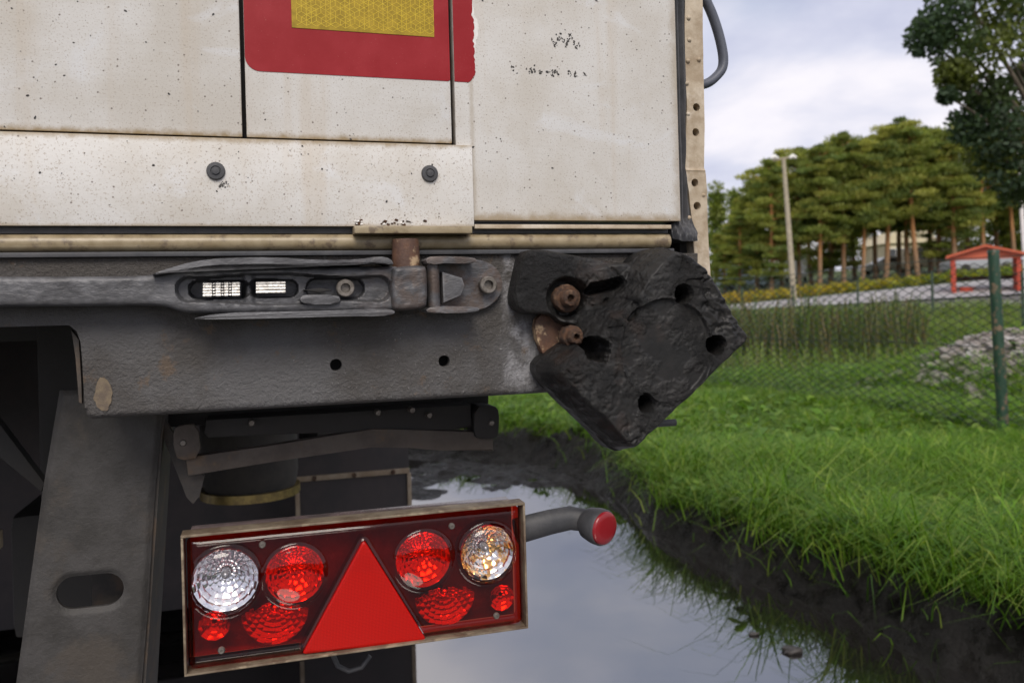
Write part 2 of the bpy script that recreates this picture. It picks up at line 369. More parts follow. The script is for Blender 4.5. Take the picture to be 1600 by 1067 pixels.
M['tar'] = worn('black_tar_fleck', (0.022, 0.02, 0.02), (0.04, 0.035, 0.03), 80, 0.5, bump=0.3)
M['lamp_frame'] = worn('rusty_zinc_lamp_bracket', (0.26, 0.21, 0.15), (0.13, 0.09, 0.06), 34, 0.5, 0.3, bump=0.4, c3=(0.36, 0.29, 0.20), s3=40)
M['lamp_back'] = worn('dark_lamp_tray', (0.10, 0.08, 0.08), (0.16, 0.12, 0.12), 30, 0.25, bump=0.1)
M['chrome'] = material('chromed_lamp_reflector', (0.86, 0.86, 0.88), 0.10, 1.0)
M['chrome_amber'] = worn('amber_tinted_lamp_reflector', (0.88, 0.87, 0.86), (0.85, 0.48, 0.16), 75, 0.10, 1.0, bump=0.0, lo=0.46, hi=0.54, rvar=0.0)
M['bulb'] = material('frosted_bulb', (0.35, 0.35, 0.37), 0.2, 0.6)
M['chrome_red'] = material('red_tinted_lamp_reflector', (1.0, 0.55, 0.35), 0.12, 1.0)
def lens_mat(name, tint, gl=0.07):
    m = bpy.data.materials.new(name); m.use_nodes = True; t = NT(m.node_tree); t.n.clear()
    tr = t.node('ShaderNodeBsdfTransparent'); tr.inputs[0].default_value = (*tint, 1)
    g = t.node('ShaderNodeBsdfGlossy'); g.inputs['Roughness'].default_value = 0.06
    lw = t.node('ShaderNodeLayerWeight'); lw.inputs[0].default_value = 0.35
    ms = t.node('ShaderNodeMixShader'); t.put(ms.inputs[0], t.math('MULTIPLY_ADD', t.math('POWER', lw.outputs['Facing'], 2.0), 0.55, gl))
    t.l.new(tr.outputs[0], ms.inputs[1]); t.l.new(g.outputs[0], ms.inputs[2])
    t.l.new(ms.outputs[0], t.node('ShaderNodeOutputMaterial').inputs[0]); return m
M['lens_red'] = lens_mat('red_lamp_plastic', (0.76, 0.095, 0.045), 0.035); M['lens_clear'] = lens_mat('clear_lamp_plastic', (0.95, 0.95, 0.96), 0.05)
def tri_build(t, p):
    o = t.obj(); v = t.voronoi(t.mapping(o, (620, 1, 620)), 1.0, rnd=0.1)
    band = t.step(t.noise(t.mapping(o, (1, 1, 14)), 3, 2, 0.5), 0.5, 0.62)
    col = t.mix(t.step(v.outputs['Distance'], 0.2, 0.6), (0.56, 0.008, 0.004), (0.34, 0.004, 0.003)); col = t.mix(t.math('MULTIPLY', band, 0.3), col, (0.36, 0.006, 0.005))
    t.put(p.inputs['Base Color'], col); t.put(p.inputs['Normal'], t.bump(v.outputs['Distance'], 0.25, 0.001))
M['triangle'] = material('red_prism_reflector', rough=0.3, spec=0.25, build=tri_build)
M['marker_lens'] = material('red_marker_lens', (0.27, 0.012, 0.018), 0.25)
M['tyre'] = worn('muddy_black_tyre', (0.022, 0.021, 0.020), (0.045, 0.04, 0.035), 14, 0.8, bump=0.4)
M['brass'] = worn('dull_brass_ring', (0.32, 0.24, 0.08), (0.18, 0.13, 0.05), 40, 0.4, 0.5, bump=0.2)
M['flap'] = worn('dark_mudflap_rubber', (0.035, 0.032, 0.033), (0.055, 0.046, 0.046), 10, 0.75, bump=0.2)
M['flap_trim'] = worn('dusty_tan_flap_strip', (0.26, 0.19, 0.12), (0.36, 0.29, 0.21), 30, 0.6, bump=0.3)

# ------------------------------------------------------------------ ground
MUD = [(2.7, -1.5), (1.95, 1.0), (1.52, 2.0), (1.24, 2.65), (1.0, 3.22), (0.82, 3.65), (0.63, 4.15), (0.56, 4.8), (0.45, 5.5), (0.22, 6.1), (-0.15, 6.5), (-0.9, 6.9), (-3, 7.6), (-8, 9), (-18, 13), (-18, -8), (3.2, -8)]
def mud_sd(x, y):
    return poly_sdf(MUD, x, y) + 0.07 * fbm(x * 2.3, y * 2.3, 3, 11) + 0.03 * fbm(x * 9, y * 9, 2, 5)
def far_h(x): return 1.03 + 0.072 * (np.clip(x, 2, 40) - 12)
def ground(x, y, s=None):
    if s is None: s = mud_sd(x, y)
    wetz = sstep(4.2, 5.4, y); fl = -0.085 + 0.088 * wetz + 0.030 * fbm(x * 2.6, y * 2.6, 4, 3) + 0.045 * wetz * fbm(x * 6, y * 7, 4, 8)
    bank = 0.17 + 0.03 * fbm(x * 0.8, y * 0.8, 3, 21) + 0.09 * fbm(x * 5, y * 5, 4, 9) * (1 - sstep(0.25, 0.6, s)) + 0.06 * np.abs(fbm(x * 14, y * 14, 3, 19)) * (1 - sstep(0.25, 0.5, s))
    near = fl + (bank - fl) * sstep(-0.03, 0.22, s)
    h = near + 0.03 * sstep(6, 14, y) * fbm(x * 0.5, y * 0.5, 3, 30)
    h = h + 0.55 * np.exp(-(((x - 5.5) / 1.1) ** 2 + ((y - 9.0) / 1.2) ** 2))                                    # rubble heap
    r1 = sstep(25, 31, y) * 0.55; fh = far_h(x)
    t2 = np.clip((y - 31) / 14, 0, 1)
    h2 = 0.72 + (fh - 0.72) * t2 + 0.03 * np.clip(y - 45, 0, 60)
    h = np.where(y < 31, h + r1, h2)
    h = h + 0.016 * fbm(x * 24, y * 24, 2, 55) * (1 - sstep(0.2, 0.45, s)) * sstep(-0.25, 0.0, s) * (y < 9)
    return h - 0.10 * (sstep(30.9, 31.3, y) - sstep(44.7, 45.1, y))
xs = np.concatenate([-np.geomspace(900, 3.3, 40), np.arange(-3.1, -0.8, 0.05), np.arange(-0.75, 2.4, 0.02), np.arange(2.4, 5.0, 0.06), 5.0 + np.cumsum(np.full(40, 0.15)), np.geomspace(11.5, 900, 45)])
ys = np.concatenate([-np.geomspace(300, 1.2, 22), np.arange(-1.0, 1.6, 0.1), np.arange(1.6, 7.2, 0.022), np.arange(7.2, 9.0, 0.06), np.arange(9.0, 46, 0.2), np.geomspace(46.3, 1800, 45)])
X, Y = np.meshgrid(xs, ys, indexing='ij'); S = mud_sd(X, Y); Z = ground(X, Y, S)
ny = len(ys); I, J = np.meshgrid(np.arange(len(xs) - 1), np.arange(ny - 1), indexing='ij'); v0 = (I * ny + J).ravel()
GQ = np.stack([v0, v0 + ny, v0 + ny + 1, v0 + 1], 1)
mudmask = 1 - sstep(0.16, 0.34, S)
rub = np.exp(-(((X - 5.5) / 1.1) ** 2 + ((Y - 9.0) / 1.2) ** 2)); rub = sstep(0.25, 0.6, rub)
gcol = np.stack([mudmask.ravel(), rub.ravel(), np.zeros(X.size)], 1)
def ground_build(t, p):
    o = t.obj(); a = t.node('ShaderNodeAttribute', attribute_name='col'); mk, rb, _ = t.sep(a.outputs['Color'])
    n = t.noise(o, 5, 6, 0.65)
    mud = t.mix(t.step(n, 0.35, 0.65), (0.007, 0.006, 0.0055), (0.021, 0.0185, 0.0165))
    soil = t.mix(t.step(t.noise(o, 1.3, 5, 0.6), 0.35, 0.65), (0.045, 0.075, 0.018), (0.075, 0.105, 0.026))
    col = t.mix(mk, soil, mud); col = t.mix(rb, col, t.mix(n, (0.11, 0.095, 0.085), (0.22, 0.20, 0.185)))
    t.put(p.inputs['Base Color'], col)
    wet = t.math('MULTIPLY', mk, t.step(t.noise(t.mapping(o, loc=(3, 3, 0)), 9, 5, 0.65), 0.35, 0.62))
    t.put(p.inputs['Roughness'], t.math('SUBTRACT', 0.85, t.math('MULTIPLY', wet, 0.70)))
    t.put(p.inputs['Normal'], t.bump(t.noise(o, 30, 7, 0.75), 1.0, 0.08))
M['ground'] = material('mud_and_turf_soil', rough=0.8, spec=0.5, build=ground_build)
g = link('ground', mesh_np('ground', np.stack([X.ravel(), Y.ravel(), Z.ravel()], 1), GQ, True, cols=gcol), M['ground']); g['kind'] = 'structure'

def water_build(t, p):
    o = t.obj()
    t.put(p.inputs['Base Color'], t.mix(t.noise(o, 1.5, 3, 0.5), (0.010, 0.009, 0.009), (0.018, 0.016, 0.015)))
    t.put(p.inputs['Normal'], t.bump(t.noise(o, 7, 3, 0.5), 0.03, 0.01))
M['water'] = material('still_muddy_water', (0.05, 0.05, 0.05), 0.02, build=water_build)
M['water'].node_tree.nodes['Principled BSDF'].inputs['IOR'].default_value = 4.2
bm = bmesh.new()
pv = [bm.verts.new((x, y, 0)) for x, y in [(2.6, -4), (2.1, 1.0), (1.75, 2.0), (1.5, 2.7), (1.25, 3.4), (1.0, 4.1), (0.85, 5.0), (0.65, 5.8), (0.0, 6.7), (-2, 7.6), (-8, 9.2), (-14, 8), (-14, -4)]]
bm.faces.new(pv); pud = bm_obj('puddle', bm, M['water']); pud['kind'] = 'structure'

def strip(name, y0, y1, dz0, dz1, mat):
    xa = np.linspace(-40, 90, 66); ya = np.linspace(y0, y1, 6); A, B = np.meshgrid(xa, ya, indexing='ij')
    zz_ = 0.72 + (far_h(A) - 0.72) * np.clip((B - 31) / 14, 0, 1) + np.linspace(dz0, dz1, 6)[None, :]
    i, j = np.meshgrid(np.arange(65), np.arange(5), indexing='ij'); v = (i * 6 + j).ravel()
    o = link(name, mesh_np(name, np.stack([A.ravel(), B.ravel(), zz_.ravel()], 1), np.stack([v, v + 6, v + 7, v + 1], 1), True), mat); o['kind'] = 'structure'
    return o
M['asphalt'] = worn('dark_asphalt', (0.075, 0.072, 0.07), (0.10, 0.097, 0.095), 2, 0.85, bump=0.3, bscale=30, bdist=0.01)
M['gravel'] = worn('pale_gravel', (0.26, 0.25, 0.26), (0.36, 0.35, 0.35), 1.2, 0.9, bump=0.4, bscale=20, bdist=0.02)
strip('footpath', 30.9, 33.4, 0.02, 0.02, M['gravel']); strip('road', 33.4, 37.0, -0.06, -0.06, M['asphalt']); strip('gravel_lot', 37.0, 45.2, 0.02, 0.0, M['gravel'])

# ------------------------------------------------------------------ the trailer
UR = T(1101, 200)[0]; UL = UR - 2.55
trailer = thing('semi_trailer', 'grimy white box trailer with grey rear sill and red tail light, parked over puddle', 'trailer', tuple(ORG), TH)
# doors: each leaf panel its own solid with a real gap between
bk = 0.024; ZT = 3.9
box('door_panel', UL + 0.06, US1 - 0.0022, 0.0, bk, ZS + 0.0015, ZT, M['panel'], trailer, 0.0016)
box('door_panel', US1 + 0.0022, US2 - 0.0022, 0.0, bk, ZS + 0.0015, ZT, M['panel'], trailer, 0.0016)
box('door_panel', US2 + 0.0022, UD, 0.0, bk, ZD, ZT, M['panel_plain'], trailer, 0.0016)
box('door_backing', UL + 0.05, UD + 0.004, bk + 0.002, bk + 0.03, ZD + 0.002, ZT, M['void'], trailer)
UK = T(738, 300)[0]
kick = box('kick_plate', UL + 0.06, UK, -0.005, -0.0005, ZK, ZS - 0.001, M['kick'], trailer, 0.0008)
box('kick_plate_core', UL + 0.06, UK - 0.004, 0.0, bk, ZK + 0.001, ZS - 0.003, M['void'], trailer)
for px, py in ((337, 267), (672, 271)):
    u, z = T(px, py, -0.008)
    b_ = lathe('bolt_cap', [(0.0098, -0.005), (0.0098, -0.0065), (0.0088, -0.0085), (0.0055, -0.0088), (0.005, -0.0078), (0.0042, -0.0078), (0.0038, -0.0095), (0.001, -0.0098)], u, z, M['rubber'], kick)
# box body behind the doors
box('cargo_body', UL, UR - 0.002, 0.075, 13.6, 1.26, 4.0, worn('white_body_paint', (0.72, 0.70, 0.67), (0.62, 0.59, 0.54), 3, 0.4, bump=0.05), trailer, 0.01)
# tube and rubber lips under the doors
za = T(300, 379)[1]
tube('rub_tube', [(u, 0.006, za) for u in np.linspace(UL + 0.05, T(1047, 372)[0], 30)], 0.0095, M['tube'], trailer, 16)
box('seal_lip', UL + 0.05, T(1046, 350)[0], 0.004, 0.020, za + 0.0100, ZK + 0.004, M['rubber'], trailer, 0.001)
box('seal_lip', UL + 0.05, T(1052, 388)[0], -0.003, 0.020, za - 0.0150, za - 0.0098, M['rubber'], trailer, 0.001)
u0, z0 = T(740, 349, -0.004); u1, z1 = T(1048, 356, -0.004)
box('sill_ledge', u0 + 0.001, u1, -0.006, 0.003, z1 - 0.0015, z1 + 0.0035, M['post'], trailer, 0.0008)
# hinge ledge and pin
a_, b_ = T(553, 357, -0.018), T(737, 362, -0.018)
ledge = box('hinge_ledge', a_[0], b_[0], -0.022, 0.002, ZK - 0.0095, ZK - 0.001, M['tube'], trailer, 0.0015)
up_, zp_ = T(638, 395, -0.03)
bm = bmesh.new()
tube_bm(bm, [(up_, -0.012, z) for z in (zp_ - 0.05, zp_ - 0.02, zp_, zp_ + 0.0165)], [0.0155, 0.0155, 0.0158, 0.0150], 28)
bm_obj('hinge_pin', bm, M['pin'], trailer, 45)
# flakes of blistered paint along the ledge
bm = bmesh.new()
for k in range(26):
    px = random.choice([random.uniform(555, 565), random.uniform(595, 665), random.uniform(600, 650)]); u, z = T(px, random.uniform(344, 352), -0.0056)
    r = random.uniform(0.0008, 0.0028); n_ = 6
    c_ = [bm.verts.new((u + r * random.uniform(.6, 1.3) * math.cos(a), -0.0054 - random.uniform(0, 0.0012), z + 0.7 * r * random.uniform(.6, 1.2) * math.sin(a))) for a in [2 * math.pi * i / n_ for i in range(n_)]]
    bm.faces.new(c_)
bm_obj('rust_blister', bm, M['rust'], kick, kind='stuff')
bm = bmesh.new()
for k in range(14):
    px = random.choice([random.uniform(555, 565), random.uniform(598, 662)]); u, z = T(px, random.uniform(345, 351), -0.0066)
    r = random.uniform(0.0008, 0.002); n_ = 5
    c_ = [bm.verts.new((u + r * random.uniform(.6, 1.3) * math.cos(a), -0.0064 - random.uniform(0, 0.0012), z + 0.7 * r * random.uniform(.6, 1.2) * math.sin(a))) for a in [2 * math.pi * i / n_ for i in range(n_)]]
    bm.faces.new(c_)
bm_obj('paint_flake', bm, M['paper'], kick, kind='stuff')

# red marker film with the yellow prism field
uL, zB = T(384, 112); uR, _ = T(746, 130)
zB = T(560, 120)[1]
def film1(u, z):
    d_ = np.maximum(np.abs(u - (US1 + 0.0026 + US2 - 0.0026) / 2) - (US2 - US1 - 0.0052) / 2, zB - z)
    c0 = US1 + 0.0026 + 0.016; c1 = zB + 0.016
    return np.where((u < c0) & (z < c1), np.hypot(u - c0, z - c1) - 0.016, d_)
film = relief('marker_film', film1, lambda u, z, d: -0.0006, 0.0, (US1, US2, zB - 0.002, zB + 0.35), 0.003, M['red_film'], trailer)
def torn(u, z, off=0.0):
    e = T(740, 60)[0] + off + 0.0035 * fbm(z * 160, z * 0 + 3.1, 4, 41) + 0.004 * sstep(zB + 0.03, zB, z)
    d_ = np.maximum(u - e, US2 + 0.0026 - u); d_ = np.maximum(d_, zB - z)
    return np.maximum(d_, (u - e + 0.01) + (zB + 0.002 - z))
relief('marker_film_strip', torn, lambda u, z, d: -0.0006, 0.0, (US2, uR + 0.012, zB - 0.002, zB + 0.35), 0.0012, M['red_film'], trailer)
relief('torn_film_edge', lambda u, z: np.maximum(torn(u, z, 0.003 + 0.0025 * np.sin(z * 90)), zB + 0.02 - z), lambda u, z, d: -0.0003, 0.0, (US2, uR + 0.015, zB - 0.002, zB + 0.30), 0.0012, M['paper'], trailer)
ya, yb = T(456, 45)[0], T(678, 50)[0]; zY = T(560, 51)[1]
yf = box('yellow_reflector', ya, yb, -0.0012, -0.0006, zY, zY + 0.2, M['yellow_film'], film, 0.0)
bm = bmesh.new(); a = 0.0062; lw_ = 0.00042
def seg2(p, q):
    dx_, dz_ = q[0] - p[0], q[1] - p[1]; L = math.hypot(dx_, dz_); nx_, nz_ = -dz_ / L * lw_ / 2, dx_ / L * lw_ / 2
    pts = [(p[0] + nx_, p[1] + nz_), (q[0] + nx_, q[1] + nz_), (q[0] - nx_, q[1] - nz_), (p[0] - nx_, p[1] - nz_)]
    if all(ya < x < yb and zY < z < zY + 0.2 for x, z in pts): bm.faces.new([bm.verts.new((x, -0.00135, z)) for x, z in pts[::-1]])
for i in range(-4, 60):
    for j in range(-2, 26):
        cx_ = ya + (i + 0.5 * (j % 2)) * a * math.sqrt(3); cz_ = zY + j * 1.5 * a
        vt = [(cx_ + a * math.sin(RAD(60 * k)), cz_ + a * math.cos(RAD(60 * k))) for k in range(6)]
        for k in range(3): seg2(vt[k], vt[k + 1])
        for k in range(0, 6, 2): seg2((cx_, cz_), vt[k])
        if (i + j) % 2 == 0:
            for k in range(1, 6, 2): seg2((cx_, cz_), vt[k])
bm_obj('prism_cell_edges', bm, M['yellow_line'], film, kind='stuff')

# tar flecks and scuffs on the doors
bm = bmesh.new()
def fleck(px, py, r, ell=1.0, ang=0.0, wd=-0.0004):
    u, z = T(px, py); n_ = 7
    pts = []
    for i in range(n_):
        t_ = 2 * math.pi * i / n_; rr = r * random.uniform(0.6, 1.25); x_, y_ = rr * ell * math.cos(t_), rr * math.sin(t_)
        pts.append((u + x_ * math.cos(ang) - y_ * math.sin(ang), z + x_ * math.sin(ang) + y_ * math.cos(ang)))
    c0 = bm.verts.new((u, wd - r * 0.25, z)); rv = [bm.verts.new((x, wd, zz_)) for x, zz_ in pts]
    for i in range(n_): bm.faces.new((c0, rv[i], rv[(i + 1) % n_]))
for k in range(60):
    x = random.uniform(860, 906); fleck(x, 62 + 6 * math.sin(x * 0.4) + random.uniform(-4, 6) + max(0, (x - 895) * 1.1), random.uniform(0.0004, 0.0011), random.uniform(1, 2.5), random.uniform(0, 3))
for k in range(70):
    x = random.choice([801, 829, 834, 862, 866, 872, 890, 899, 912, 845, 855]) + random.gauss(0, 2.2); fleck(x, 107 + (x - 800) * 0.09 + random.gauss(0, 3), random.uniform(0.0004, 0.0013), random.uniform(1, 1.6), random.uniform(0, 3))
for k in range(170):
    x, y = random.uniform(-20, 1050), random.uniform(0, 335)
    if 378 < x < 752 and y < 135: continue
    kk = y > 212 + x * 0.03 and x < 738
    fleck(x, y, random.choice([0.0003, 0.0004, 0.0005, 0.0007, 0.0011]), random.uniform(1, 2), random.uniform(0, 3), -0.0054 if kk else -0.0004)
for k in range(40):
    x, y = 348 + random.gauss(0, 4), 291 + random.gauss(0, 2.5); fleck(x, y, random.uniform(0.0003, 0.0008), 1.3, random.uniform(0, 3), -0.0054)
bm_obj('tar_fleck', bm, M['tar'], trailer, kind='stuff')

# corner post, gasket, strap loop
HOLES = [T(x, y, 0.012) for x, y in ((1088, 168), (1087, 207), (1085, 286), (1089, 322))]
PP = TP([(1067, -60), (1070, 80), (1073, 170), (1069, 262), (1076, 300), (1081, 345), (1086, 420), (1088, 470), (1111, 470), (1108, 410), (1105, 345), (1104, 300), (1102, 272), (1100, 262), (1101, 200), (1099, 100), (1097, -60)], 0.012)
ustep = T(1085, 266, 0.012)[1]
def post_sdf(u, z):
    d_ = poly_sdf(PP, u, z)
    for c in HOLES: d_ = np.maximum(d_, -circ(u, z, c, 0.0052))
    return d_
post = relief('corner_post', post_sdf, lambda u, z, d: 0.012 - 0.0012 * sstep(ustep + 0.0008, ustep - 0.0008, z) + 0.0016 * fbm(u * 40, z * 22, 3, 4) - 0.001 * np.exp(-((z - ustep) / 0.0015) ** 2), 0.05, (T(1060, 200)[0], T(1120, 200)[0] + 0.004, T(1090, 470)[1], T(1090, -60)[1]), 0.0015, M['post'], trailer)
box('corner_post_core', T(1068, 200)[0] + 0.006, T(1100, 200)[0] - 0.003, 0.030, 0.07, T(1090, 440)[1], 1.56, M['void'], trailer)
box('corner_column', T(1069, 0)[0] + 0.001, UR - 0.001, 0.012, 0.06, T(1085, -55)[1], 3.95, M['post'], trailer, 0.002)
for px, py in ((1077, 28), (1078, 62), (1093, 93), (1076, 95), (1074, 130), (1076, 178), (1078, 340), (1100, 305)):
    u, z = T(px, py, 0.010)
    lathe('rivet', [(0.0028, 0.0125), (0.0028, 0.0108), (0.0016, 0.0096), (0.0004, 0.0093)], u, z, M['post'], post, 12)
GP = TP([(1052, -60), (1070, -60), (1074, 170), (1071, 262), (1076, 300), (1084, 365), (1082, 378), (1062, 378), (1050, 372), (1050, 350), (1062, 345), (1061, 300)], 0.008)
relief('door_gasket', lambda u, z: poly_sdf(GP, u, z), lambda u, z, d: 0.010 + 0.0020 * np.sin((u - 0.12 * (z - 1.25) * (z < 1.25)) * 900 + 4 * (z < 1.26) * z * 60) + 0.002 * fbm(u * 60, z * 16, 3, 14) - 0.016 * sstep(1.262, 1.235, z) * sstep(T(1050, 370)[0], T(1074, 370)[0], u), 0.03, (T(1045, 300)[0], T(1095, 300)[0], T(1060, 382)[1], T(1060, -60)[1]), 0.0015, M['rubber'], trailer)
sp = [T(x, y, 0.035) for x, y in ((1096, -8), (1106, 8), (1116, 32), (1125, 62), (1130, 90), (1128, 108), (1118, 121), (1106, 130), (1092, 134))]
spd = []
for i in range(len(sp) - 1):
    for t_ in np.linspace(0, 1, 5)[:-1]:
        p0, p1, p2, p3 = (np.array(sp[max(0, min(len(sp) - 1, i + k))]) for k in (-1, 0, 1, 2))
        q = 0.5 * ((2 * p1) + (p2 - p0) * t_ + (2 * p0 - 5 * p1 + 4 * p2 - p3) * t_ ** 2 + (-p0 + 3 * p1 - 3 * p2 + p3) * t_ ** 3); spd.append((q[0], 0.035, q[1]))
tube('hose_loop', spd, 0.0078, M['strap'], trailer, 12, (1.0, 0.8))
u, z = T(1107, -4, 0.035); box('hose_clip', u - 0.008, u + 0.008, 0.026, 0.044, z - 0.002, z + 0.004, M['rubber'], trailer, 0.001)

# rear sill: plate with the cut-out corner and two drilled holes
BP = TP([(-160, 396), (1090, 388), (1086, 600), (835, 615), (155, 654), (140, 655), (133, 648), (128, 560), (126, 535), (120, 518), (108, 508), (-160, 506)], 0.004)
BP[0] = (UL + 0.04, za - 0.0155); BP[-1] = (UL + 0.04, T(60, 507, 0.004)[1]); BP[1] = (BP[1][0], za - 0.0155)
BH = [T(525, 570, 0.004), T(694, 564, 0.004)]
zb_ = T(500, 635, 0.004)[1]
def beam_sdf(u, z):
    d_ = poly_sdf(BP, u, z)
    for c in BH: d_ = np.maximum(d_, -circ(u, z, c, 0.0068))
    return d_
def beam_h(u, z, d):
    r = 0.007; e = np.clip(r + d, 0, r) * (z < zb_ + 0.012)
    return 0.004 + (r - np.sqrt(r * r - e * e)) + 0.0008 * fbm(u * 14, z * 14, 3, 2)
beam = relief('rear_sill', beam_sdf, beam_h, 0.016, (UL + 0.03, BP[1][0] + 0.006, zb_ - 0.02, za - 0.012), 0.0025, M['beam'], trailer)
box('sill_flange', T(140, 655)[0], BP[2][0], 0.018, 0.10, zb_ - 0.0005, zb_ + 0.008, M['under'], trailer)
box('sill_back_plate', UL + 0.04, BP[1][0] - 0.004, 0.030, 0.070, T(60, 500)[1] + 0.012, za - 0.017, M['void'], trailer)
box('sill_dark_backing', T(150, 600)[0], T(1070, 500)[0], 0.030, 0.09, zb_ + 0.012, T(60, 500)[1] + 0.010, M['void'], trailer)  # dark box added behind the drilled holes so they read black
sl = prism('sill_side_plate', TP([(112, 515), (124, 530), (128, 600), (129, 630), (124, 628), (119, 560)], 0.02), 0.017, 0.024, M['under'], trailer, 0.0008)
# bare patch on the sill
up2, zp2 = T(162, 617, 0.003)
relief('chipped_patch', lambda u, z: np.hypot((u - up2) / 0.0105, (z - zp2) / 0.0200) * 0.011 - 0.0095 + 0.003 * fbm(u * 120, z * 120, 3, 5), lambda u, z, d: 0.0034, 0.006, (up2 - 0.02, up2 + 0.02, zp2 - 0.03, zp2 + 0.03), 0.0015, worn('bare_brown_primer_patch', (0.20, 0.155, 0.10), (0.13, 0.10, 0.075), 90, 0.7, bump=0.5), beam)

# ------------------------------------------------------------------ latch handle
LW = -0.035
def Lp(x, y): return T(x, y, LW)
LO = chaikin(TP([(-260, 432), (120, 432), (228, 431), (256, 424), (284, 416), (330, 415), (600, 416), (632, 416), (632, 486), (600, 487), (440, 489), (310, 490), (284, 488), (258, 478), (228, 477), (120, 478), (-260, 481)], LW), 2)
A1, A2 = Lp(308, 452), Lp(376, 452); B1, B2 = Lp(402, 450), Lp(452, 450); C1, C2 = Lp(495, 450), Lp(556, 450)
P1, P2 = Lp(296, 452), Lp(590, 451); px_m = abs(Lp(500, 450)[0] - Lp(400, 450)[0]) / 100
def latch_h(u, z, d):
    zc_ = Lp(200, 455)[1]
    body = sstep(Lp(238, 450)[0], Lp(280, 450)[0], u)
    bar = -0.030 - 0.004 * (1 - body)
    rim = sstep(-10 * px_m, -17 * px_m, d)
    pocket = sstep(1 * px_m, -3 * px_m, capsule(u, z, *P1, *P2, 23 * px_m + 3 * px_m * np.sin(u * 40)))
    h = bar - 0.006 * body + 0.013 * body * pocket
    slot = np.minimum(capsule(u, z, *A1, *A2, 14.5 * px_m), capsule(u, z, *B1, *B2, 14.5 * px_m))
    slot2 = capsule(u, z, *C1, *C2, 16 * px_m)
    web = np.exp(-((u - Lp(388, 450)[0]) / (8 * px_m)) ** 4)
    h = h - 0.004 * web * pocket
    h = h + 0.020 * sstep(0.8 * px_m, -0.8 * px_m, slot) * (1 - web * .6) + 0.012 * sstep(0.8 * px_m, -0.8 * px_m, slot2)
    r = 0.006; e = np.clip(r + d, 0, r); h = h + (r - np.sqrt(np.maximum(r * r - e * e, 0)))
    h = h + 0.0007 * fbm(u * 120, z * 120, 3, 6) + 0.0010 * fbm(u * 25, z * 40, 2, 16)
    return np.minimum(h, -0.003)
latch = relief('latch_handle', lambda u, z: poly_sdf(LO, u, z), latch_h, -0.002, (Lp(-265, 450)[0], Lp(640, 450)[0], Lp(300, 496)[1], Lp(300, 408)[1]), 0.0013, M['cast'], trailer, 55)
# cheek plates above and below the handle
prism('latch_cheek', chaikin(TP([(228, 432), (262, 420), (300, 409), (350, 403), (430, 402), (500, 407), (560, 406), (592, 400), (610, 404), (616, 414), (606, 413), (590, 409), (560, 414), (480, 415), (400, 412), (330, 414), (290, 421)], -0.045), 1), -0.047, -0.002, M['cast'], latch, 0.0015)
prism('latch_cheek', chaikin(TP([(292, 499), (345, 489), (430, 487), (530, 485), (600, 482), (617, 485), (616, 491), (596, 494), (540, 494), (440, 497), (340, 499)], -0.045), 1), -0.047, -0.002, M['cast'], latch, 0.0015)
prism('latch_lug', chaikin(TP([(470, 463), (478, 460), (528, 461), (533, 468), (528, 475), (478, 476), (468, 470)], -0.04), 1), -0.041, -0.024, M['cast'], latch, 0.002)
prism('latch_blade', TP([(474, 453), (500, 450), (520, 453), (500, 457)], -0.035), -0.034, -0.02, M['void'], latch, 0.0004)
# polished roller stacks inside the slots
def rollers(x0, x1, ys_, groups, wd=-0.028):
    for y in ys_:
        u0, z0 = T(x0, y, wd); u1, _ = T(x1, y, wd); path, rad = [], []
        n = 40
        for i in range(n + 1):
            f = i / n; path.append((u0 + (u1 - u0) * f, wd, z0)); rr = 0.00185
            for gpos in groups:
                if abs(f - gpos) < 0.035: rr = 0.0011
            rad.append(rr if 0 < i < n else 0.0012)
        bm = bmesh.new(); tube_bm(bm, path, rad, 10); bm_obj('roller', bm, M['bright'], latch, 30)
rollers(316, 376, (443.5, 448, 452.5, 457, 461.5), (0.30, 0.52, 0.72)); rollers(399, 447, (442.5, 447, 451.5, 456.5), ())
def socket_bolt(px, py, wd, r, parent, mat='bolt', deep=0.006):
    u, z = T(px, py, wd)
    o = lathe('socket_bolt', [(r, wd + 0.010), (r, wd + 0.001), (r * 0.9, wd), (r * 0.55, wd), (r * 0.48, wd + deep), (r * 0.1, wd + deep)], u, z, M[mat], parent, 24)
    return o
socket_bolt(540, 450, -0.034, 0.0098, latch)
# clevis block around the pin
def blk_h(u, z, d):
    r = 0.006; e = np.clip(r + d, 0, r)
    return -0.046 + (r - np.sqrt(np.maximum(r * r - e * e, 0))) + 0.0014 * fbm(u * 70, z * 70, 4, 9)
BLK = chaikin(TP([(612, 420), (625, 416), (664, 414), (668, 424), (669, 474), (662, 482), (618, 486), (612, 478)], -0.045), 1)
relief('latch_block', lambda u, z: poly_sdf(BLK, u, z), blk_h, -0.002, (T(605, 450, -.045)[0], T(676, 450, -.045)[0], T(640, 492, -.045)[1], T(640, 408, -.045)[1]), 0.0012, M['cast'], latch, 55)
